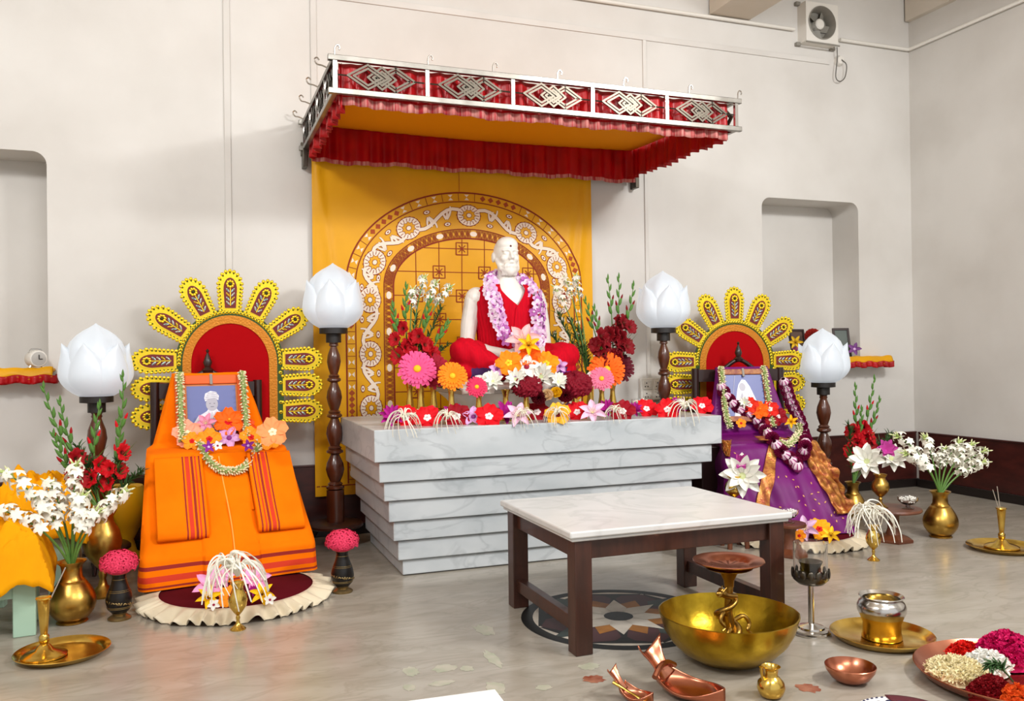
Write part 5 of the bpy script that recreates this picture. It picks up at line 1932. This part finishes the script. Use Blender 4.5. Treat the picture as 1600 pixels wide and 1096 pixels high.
def lily_goblet(px, py, h, label, llabel, seed):
    p = P(px, py)
    goblet(label, (p.x, p.y, 0), h, .047, BRASS)
    flower('spider', (p.x, p.y+.0, h+.03), (0, -.15, 1), .165, llabel, spin=seed, c='#f2efe2')
    flower('spider', (p.x-.03, p.y+.02, h+.06), (-.3, .1, 1), .15, llabel.replace('drooping', 'drooping smaller'), spin=seed+1, c='#f2efe2')
    return p


lg = lily_goblet(372, 984, .235, 'small brass goblet at the front of the left velvet mat', 'white spider lily drooping from the brass goblet before the orange throne', .2)
rg = lily_goblet(1365, 876, .225, 'small brass goblet at the right of the right velvet mat', 'white spider lily drooping from the brass goblet before the purple throne', .9)
for k, px, py, z, r, lab, c in [('pale_pink_lily', 330, 917, .12, .10, 'pink lily left of the white spider lily on the left mat', '#f1a5cf'), ('pale_pink_lily', 398, 908, .13, .09, 'pink lily right of the white spider lily on the left mat', '#f1a5cf'), ('pale_pink_lily', 345, 903, .13, .08, 'pink lily behind the white spider lily on the left mat', '#f3b6d6'),
                                ('yellow_lily', 325, 936, .10, .07, 'yellow lily at the left end of the flowers on the left mat', '#ffcf1a'), ('yellow_lily', 410, 930, .10, .07, 'yellow lily at the right end of the flowers on the left mat', '#ffcf1a'), ('amber_hibiscus', 362, 935, .09, .075, 'amber flower behind the brass goblet on the left mat', '#ff9a1c'),
                                ('white_orchid', 334, 946, .09, .035, 'tiny white blossom below the left yellow lily on the left mat', None), ('white_orchid', 422, 938, .09, .035, 'tiny white blossom below the right yellow lily on the left mat', None), ('magenta_lotus', 396, 925, .10, .035, 'tiny magenta blossom between the lilies on the left mat', None),
                                ('pale_pink_lily', 1258, 828, .12, .10, 'pale pink lily on the right mat left of the amber flower', '#e6bfe0'), ('amber_hibiscus', 1280, 828, .12, .085, 'amber flower in the middle of the right mat', '#ffab12'), ('yellow_lily', 1298, 838, .1, .07, 'yellow lily on the right mat next to the amber flower', '#ffd22e'),
                                ('lilac_orchid', 1270, 815, .13, .06, 'lilac orchid behind the amber flower on the right mat', None), ('amber_hibiscus', 1249, 838, .1, .045, 'small amber flower at the left of the right mat', None)]:
    p = P(px, py, z)
    flower(k, p, towards(p, .8, R_.uniform(-.3, .3)), r, lab, None, R_.uniform(0, 2), c=c)

# ------------------------------------------------------------------ marble topped table
tx0, tx1, ty0, ty1, tz = 1.55, 2.745, 3.45, 4.375, .563
tb = thing('marble_table', 'low wooden table with white marble top standing on the inlaid floor medallion', 'table', ((tx0+tx1)/2, (ty0+ty1)/2, 0))
w, d = tx1-tx0, ty1-ty0
obj('table_top', M().box((0, 0, tz-.016), (w, d, .032)).box((0, 0, tz-.04), (w-.025, d-.025, .018)), TABLEM, tb, bevel=.008)
for sx in (-1, 1):
    for sy in (-1, 1):
        obj('leg', M().box((sx*(w/2-.075), sy*(d/2-.07), (tz-.05)/2), (.085, .085, tz-.05)), WOOD, tb, bevel=.004)
    obj('apron', M().box((sx*(w/2-.075), 0, tz-.095), (.04, d-.22, .085)), WOOD, tb, bevel=.003)
    obj('stretcher', M().box((sx*(w/2-.075), 0, .12), (.045, d-.22, .065)), WOOD, tb, bevel=.003)
for sy in (-1, 1): obj('apron', M().box((0, sy*(d/2-.07), tz-.095), (w-.23, .04, .085)), WOOD, tb, bevel=.003)

# ------------------------------------------------------------------ brass bowl with the offering stand
bc = P(1141, 1040); bc.y = 3.19; bc.x = 2.185
def ham(a, z): return 1+.003*math.sin(a*23+z*90)+.003*math.sin(a*11)
bp = [(.0, .004), (.09, .0), (.15, .012), (.205, .045), (.25, .09), (.28, .14), (.296, .19), (.302, .212), (.296, .214), (.288, .19), (.27, .14), (.24, .095), (.195, .052), (.14, .022), (.0, .016)]
o = obj('brass_bowl', M().lathe(bp, 96, 0, None, False, ham), BOWLBRASS, loc=(bc.x, bc.y, 0), ang=50)
tag(o, 'big hammered golden brass bowl on the floor in front of the marble table', 'bowl')
of = thing('offering_stand', 'copper dish on an ornate brass dragon stem standing in the brass bowl', 'stand', (bc.x+.02, bc.y+.02, .018))
of.scale = (1.05, 1.05, .9)
obj('dish', M().lathe([(.0, .425), (.09, .425), (.105, .44), (.14, .452), (.147, .458), (.146, .462), (.135, .46), (.1, .45), (.085, .436), (0, .434)], 64, 0, None, False, lambda a, z: 1+.012*abs(math.sin(6*a))*(1 if z > .44 else 0)), COPPER, of)
obj('dish_support', M().lathe([(.02, .33), (.022, .36), (.04, .405), (.09, .418), (.1, .424)], 20), OLDBRASS, of)
obj('stem', M().tube([(0, 0, 0), (.012, 0, .1), (-.006, 0, .2), (0, 0, .3), (0, 0, .36)], [.03, .022, .018, .016, .02], 12), OLDBRASS, of)
obj('foot', M().lathe([(.07, 0), (.075, .012), (.05, .03), (.03, .04)], 24), OLDBRASS, of)
m = M()
pts = []
for i in range(40):
    t = i/39
    a = t*2*PI*1.6+2.2
    pts.append((.045*math.cos(a)*(1-.2*t)-.01, .045*math.sin(a)*(1-.2*t), .03+.25*t))
m.tube(pts, [.008+.012*math.sin(PI*min(1, i/39*.9+.1)) for i in range(40)], 10)
obj('serpent_body', m, OLDBRASS, of)
m = M()
m.tube(sp([pts[-1], (-.04, -.03, .30), (-.06, -.03, .325), (-.075, -.04, .30)], 5), [.014]*6+[.016]*5+[.012]*4+[.008], 10)
m.ell((-.068, -.036, .315), (.02, .014, .016), 0, 10, 7)
for s_ in (-1, 1): m.tube([(-.058, -.035+.01*s_, .325), (-.045, -.035+.016*s_, .345)], [.005, .002], 6)
obj('dragon_head', m, OLDBRASS, of)
for i, (x, y, z) in enumerate([(-.05, -.03, .2), (.05, -.03, .17), (-.03, -.045, .12), (.045, -.035, .08)]):
    sx = 1 if x > 0 else -1
    obj('claw', M().tube(sp([(x*.4, y*.4, z), (x, y, z+.02), (x+.02*sx, y-.01, z-.015), (x+.005*sx, y-.02, z-.045), (x+.02*sx, y-.022, z-.06)], 4), [.011]*4+[.009]*4+[.008]*4+[.006]*5, 8), OLDBRASS, of)

# ------------------------------------------------------------------ small vessels on the right foreground
lp = P(1268, 990)
ol = thing('oil_lamp', 'steel pedestal oil lamp with clear glass chimney right of the brass bowl', 'lamp', (lp.x, lp.y, 0))
obj('base', M().lathe([(.088, 0), (.09, .008), (.08, .014), (.08, .02), (.062, .026), (.06, .034), (.03, .042), (.014, .05)], 44), STEEL, ol, ang=30)
obj('column', M().lathe([(.014, .045), (.014, .235), (.02, .238)], 24), STEEL, ol)
obj('cup', M().lathe([(.02, .235), (.06, .24), (.082, .26), (.086, .28), (.078, .28), (.05, .258), (0, .252)], 40, 0, None, False), ANTIQ, ol)
for i in range(14):
    a = i*2*PI/14
    obj('crown_leaf', M().ell((0, 0, 0), (.015, .005, .022), 0, 8, 6, Matrix.Translation((.086*math.cos(a), .086*math.sin(a), .29)) @ Matrix.Rotation(a+PI/2, 4, 'Z')), ANTIQ, ol)
obj('wick_bowl', M().lathe([(.018, .255), (.02, .285), (.035, .30), (.052, .335), (.056, .345), (.048, .34), (.02, .318), (0, .314)], 28, 0, None, False), ANTIQ, ol)
obj('chimney', M().lathe([(.079, .283), (.079, .435), (.0765, .435), (.0765, .283), (.079, .283)], 56, 0, None, False), GLASS, ol)

pp = P(1378, 1000)
lathe_thing('brass_plate', 'round brass plate under the steel pot at the right foreground', 'plate', (pp.x, pp.y, 0), [(0, .004), (.06, .004), (.185, .006), (.2, .02), (.226, .036), (.229, .034), (.206, .012), (.19, 0), (0, 0)], BRASS, 72)
pt = thing('water_pot', 'round silver and brass water pot standing on the brass plate', 'pot', (pp.x+.01, pp.y+.01, .0065))
obj('lower_body', M().lathe([(.088, 0), (.09, .005), (.084, .03), (.084, .07), (.095, .098)], 56), BRASS, pt)
obj('upper_body', M().lathe([(.095, .098), (.108, .125), (.109, .148), (.1, .168), (.09, .176), (.088, .182), (.1, .194), (.098, .197), (.083, .184), (.085, .17), (.1, .148), (.09, .11), (.075, .06), (0, .05)], 56, 0, None, False), STEEL, pt)

p = P(1329, 1066)
lathe_thing('copper_bowl', 'small shallow copper bowl on the floor below the water pot', 'bowl', (p.x, p.y, 0), [(0, .004), (.045, 0), (.075, .02), (.096, .05), (.1, .068), (.098, .07), (.09, .05), (.07, .026), (.04, .01), (0, .009)], COPPER, 64)
p = P(1205, 1090)
lo = thing('brass_lota', 'tiny round brass water pot on the floor in front of the brass bowl', 'pot', (p.x, p.y, 0))
obj('body', M().lathe([(.03, 0), (.045, .012), (.054, .036), (.05, .06), (.034, .078), (.028, .084)], 40), BRASS, lo)
obj('neck', M().lathe([(.028, .083), (.026, .095), (.03, .112), (.038, .12), (.036, .121), (.024, .108), (.022, .09)], 40, 0, None, False), BRASS, lo)
obj('spout', M().tube([(-.035, 0, .07), (-.042, 0, .095), (-.046, 0, .125)], [.007, .006, .008], 8), BRASS, lo)


def scoop(name, label, loc, rz, L, Wd, h, tail, tail_w, material):
    """copper ritual scoop: a boat-shaped bowl with a tall flared tail"""
    o = thing(name, label, 'scoop', loc, rz)
    def fn(u, v):
        t = v*2-1                        # -1 tail end .. 1 tip
        w = Wd*(1-abs(t)**2.2*(1 if t > 0 else .45))*(1 if t > 0 else 1)
        a = (u-.5)*PI
        zz_ = h*(1-math.cos(a))*1.0*(.55+.45*t*t)
        return (t*L/2, math.sin(a)*w/2, .004+zz_+.35*h*max(0, -t)**2)
    obj('bowl', M().grid(fn, 24, 28), material, o, solid=.004)
    def tl(u, v):
        w = tail_w*(.62+.38*(2*v-.9)**2+.25*v)
        a = (u-.5)*2
        x = -L*.40-tail*.55*v
        z = h*.55+tail*.85*v-.15*tail*v*v
        return (x-.12*w*(1-a*a), a*w/2, z+.22*w*a*a+.08*w*max(0, v-.85)/.15*abs(a))
    obj('tail', M().grid(tl, 14, 18), material, o, solid=.004)
    return o


p = P(1080, 1088)
ks = scoop('copper_scoop', 'large copper ritual scoop with a flared fish tail in front of the brass bowl', (p.x, p.y-.01, 0), math.radians(-58), .27, .19, .06, .145, .14, COPPER)
obj('rolled_rim', M().tube(sp([(-.12, -.085, .075), (-.125, -.03, .1), (-.125, .03, .1), (-.12, .085, .075)], 5), .012, 8), COPPER, ks)
p = P(992, 1094)
kk = scoop('copper_spoon', 'small copper ritual spoon cup with a long raised spout left of the copper scoop', (p.x, p.y-.02, 0), math.radians(-52), .13, .10, .045, .10, .06, COPPER)
tag(obj('brass_spoon', M().tube(sp([(p.x-.085, p.y+.02, .075), (p.x-.03, p.y-.02, .04), (p.x+.02, p.y-.09, .014), (p.x+.06, p.y-.14, .012)], 5), [.011]*3+[.008]*9+[.012]*4, 10, 0, None, .6), BRASS), 'brass spoon handle lying beside the small copper spoon cup', 'spoon')

# flower plate
th = P(1588, 1068); th.z = 0
TRr = .375
lathe_thing('copper_plate', 'large copper plate heaped with loose petals at the lower right corner', 'plate', (th.x, th.y, 0), [(0, .006), (TRr*.8, .006), (TRr*.93, .03), (TRr, .055), (TRr*1.01, .052), (TRr*.94, .022), (TRr*.82, 0), (0, 0)], COPPER, 90)
def heap(label, px, py, rx, ry, h, c, n, pl_, pw, seed, nm='petal_heap'):
    rr = random.Random(seed)
    c0 = P(px, py, .05); c0.z = .0
    m = M()
    for i in range(n):
        a, q = rr.uniform(0, 2*PI), math.sqrt(rr.random())
        z = .04+h*(1-q**2.0)*rr.uniform(.75, 1.05)
        d = Vector((rr.uniform(-1, 1), rr.uniform(-1, 1), rr.uniform(.0, 1.1)))
        F = frame((rx*q*math.cos(a), ry*q*math.sin(a), z), d, rr.uniform(0, 6))
        m.grid(lambda u, v: (pl_*(v-.5), (u-.5)*pw*math.sin(PI*(.15+.75*v)), .25*pl_*(v-.5)**2+.1*pw*math.cos(u*6)), 2, 3, 0, F)
    m.grid(lambda u, v: (rx*.94*v*math.cos(2*PI*u), ry*.94*v*math.sin(2*PI*u), .012+(.02+h*.9)*(1-v*v)), 24, 6)
    return tag(obj(nm, m, [c], loc=(c0.x, c0.y, .0)), label, 'petals', kind='stuff')
heap('heap of creamy white petals at the left of the copper plate', 1496, 1046, .115, .12, .05, col('#efe3b8'), 900, .035, .012, 1)
heap('heap of pure white petals in the middle of the copper plate', 1540, 1038, .11, .08, .06, col('#f2f1ea'), 500, .035, .012, 2)
heap('heap of scarlet petals at the back of the copper plate', 1507, 1018, .085, .06, .05, col('#d3190f'), 420, .022, .014, 3)
heap('heap of magenta petals at the back right of the copper plate', 1572, 1022, .15, .12, .10, col('#c8105c'), 1300, .024, .018, 4)
heap('heap of dark red petals at the front of the copper plate', 1548, 1078, .095, .07, .06, col('#7d0712'), 800, .018, .015, 5)
fern(P(1583, 1066, .06), P(1545, 1044, .11), 'green leaf sprig lying between the petals on the copper plate', None, 7, .05, 30)
heap('small heap of orange petals at the front right of the copper plate', 1588, 1090, .06, .05, .05, col('#e0561a'), 200, .03, .02, 6)

# paper and embroidered mat at the lower edge
a, b = P(612, 1089), P(768, 1095)
m = M().box((0, 0, .002), (.40, .3, .004))
tag(obj('paper', m, mat('white_paper', '#f2f2f2', .7), loc=((a.x+b.x)/2+.015, a.y-.235, 0), rot=(0, 0, math.radians(-3))), 'white sheet of paper on the floor at the bottom edge', 'paper')
c = P(1392, 1090)
mt = thing('embroidered_mat', 'round white mat with dark blue embroidery and maroon rim at the bottom edge', 'mat', (c.x-.10, c.y-.175, 0))
obj('mat_body', M().lathe([(.175, 0), (.18, .006), (.175, .012), (0, .012)], 64), mat('mat_white', '#e9e4e4', .8), mt)
m = M()
NV = mat('navy_thread', '#23264a', .8)
MRT = mat('mat_maroon', '#54121f', .8)
for i in range(48):
    a = 2*PI*i/48
    m.ell((.168*math.cos(a), .168*math.sin(a), .013), (.007, .004, .003), 0, 6, 4)
for i in range(20):
    a = 2*PI*i/20
    m.ell((.13*math.cos(a), .13*math.sin(a), .013), (.012, .012, .003), 0, 8, 4)
    m.ell((.1*math.cos(a+.15), .1*math.sin(a+.15), .013), (.008, .008, .003), 1, 8, 4)
obj('embroidery', m, [NV, MRT], mt)
obj('corner_patch', M().grid(lambda u, v: ((.13+.055*v)*math.cos(.2+1.0*u), (.13+.055*v)*math.sin(.2+1.0*u), .0145), 16, 3), MRT, mt, solid=.003)

# ------------------------------------------------------------------ right side: pedestals, vases
def pedestal(label, loc, top, h, base, hexa=6):
    o = thing('wooden_pedestal', label, 'pedestal', loc)
    obj('top_disc', M().lathe([(top, h-.022), (top*1.03, h-.012), (top, h)], 36), WOOD2, o)
    obj('stem', M().lathe([(.055, .045), (.04, .09), (.038, h-.06), (.06, h-.02)], 20), WOOD2, o)
    obj('base', M().lathe([(base, 0), (base*1.02, .01), (base, .022), (base*.72, .036), (.06, .05)], hexa), WOOD2, o, smooth=False)
    return o
p = P(1234, 868)
pedestal('wooden pedestal stand right of the marble table, left of the right mat', (p.x, p.y, 0), .105, .215, .115)
bowl_glass('small cut glass bowl on the left wooden pedestal', (p.x, p.y, .215), .062, .09, 0, '#f0eee6', 'white buds heaped in the glass bowl on the left pedestal')
p = P(1410, 846)
p2 = p
pedestal('wooden pedestal stand behind the right spider lily', (p.x-.05, p.y+.03, 0), .185, .235, .13)
bowl_glass('small cut glass bowl on the right wooden pedestal', (p.x+.015, p.y-.04, .235), .07, .085, 0, '#f2f0e8', 'white buds heaped in the glass bowl on the right pedestal')
gx_ = Q(1376, 795, p.y+.08)
goblet('brass goblet with white lotus flowers on the right wooden pedestal', (gx_.x, p.y+.08, .235), .235, .062, OLDBRASS)
for k, px, py, r, lab in [('white_lotus', 1355, 722, .13, 'large white lotus in the goblet on the right pedestal, left one'), ('white_lotus', 1392, 718, .11, 'large white lotus in the goblet on the right pedestal, right one'), ('magenta_bud', 1383, 706, .085, 'magenta lotus bud on top of the white lotuses')]:
    q = Q(px, py, p.y+.06-(.05 if 'bud' in k else 0))
    flower(k, q, towards(q, .45, -.3 if px < 1370 else .3), r, lab)
kalash('dark brass vase of red gladioli behind the right goblet', (4.93, 5.46, 0), .30, .1)
gb_ = Vector((4.93, 5.46, .27))
for i, (px, py, Y) in enumerate([(1336, 604, 5.5), (1346, 640, 5.44), (1366, 592, 5.5), (1374, 625, 5.46)]):
    gladiolus(gb_, Q(px, py, Y), f'red gladiolus stem in the dark brass vase at right, {ORD[i]} from the left', 'gladioli in the right brass vase', '#c01420' if i < 3 else '#8d1018', 3, .30, .58, 130+i, .03, .1, 6)
for i, (px, py) in enumerate([(1326, 665), (1330, 700), (1376, 690), (1392, 680), (1350, 700)]):
    fern(gb_, Q(px, py, 5.46), f'feathery green sprig among the right gladioli, {ORD[i]}', 'fern sprigs among the right gladioli', 140+i, .08, 26)
kalash('pot-bellied brass vase of tuberoses on the floor near the right corner', (5.03, 4.70, 0), .33, .118)
vb = Vector((5.03, 4.70, .29))
for i, (px, py, Y) in enumerate([(1398, 680, 4.7), (1412, 708, 4.64), (1446, 684, 4.78), (1474, 702, 4.8), (1500, 690, 4.76), (1520, 694, 4.66), (1542, 704, 4.7), (1540, 722, 4.62)]):
    tuberose(vb, Q(px, py, Y), f'white tuberose stem in the brass vase near the corner, {ORD[i]} from the left', 'tuberoses in the right brass vase', 150+i, 13, .5, .05, .064)
# stool with lotus vase, seen over the table edge
st = thing('wooden_stool', 'small wooden stool seen between the legs of the marble table', 'stool', (3.50, 5.02, 0))
obj('seat', M().lathe([(.13, .25), (.135, .262), (.13, .275)], 32), WOOD2, st)
for i in range(4):
    a = i*PI/2+.6
    obj('leg', M().tube([(.07*math.cos(a), .07*math.sin(a), .255), (.09*math.cos(a), .09*math.sin(a), 0)], [.02, .017], 10), WOOD2, st)
goblet('brass goblet with a white lotus just beyond the marble table', (3.50, 5.02, .275), .22, .065, BRASS)
for k, px, py, r, lab in [('white_lotus', 1160, 745, .16, 'large white lotus in the goblet just beyond the marble table'), ('magenta_bud', 1158, 724, .07, 'pink lotus petals on top of the white lotus beyond the table')]:
    q = Q(px, py, 5.0)
    flower(k, q, towards(q, .35), r, lab)
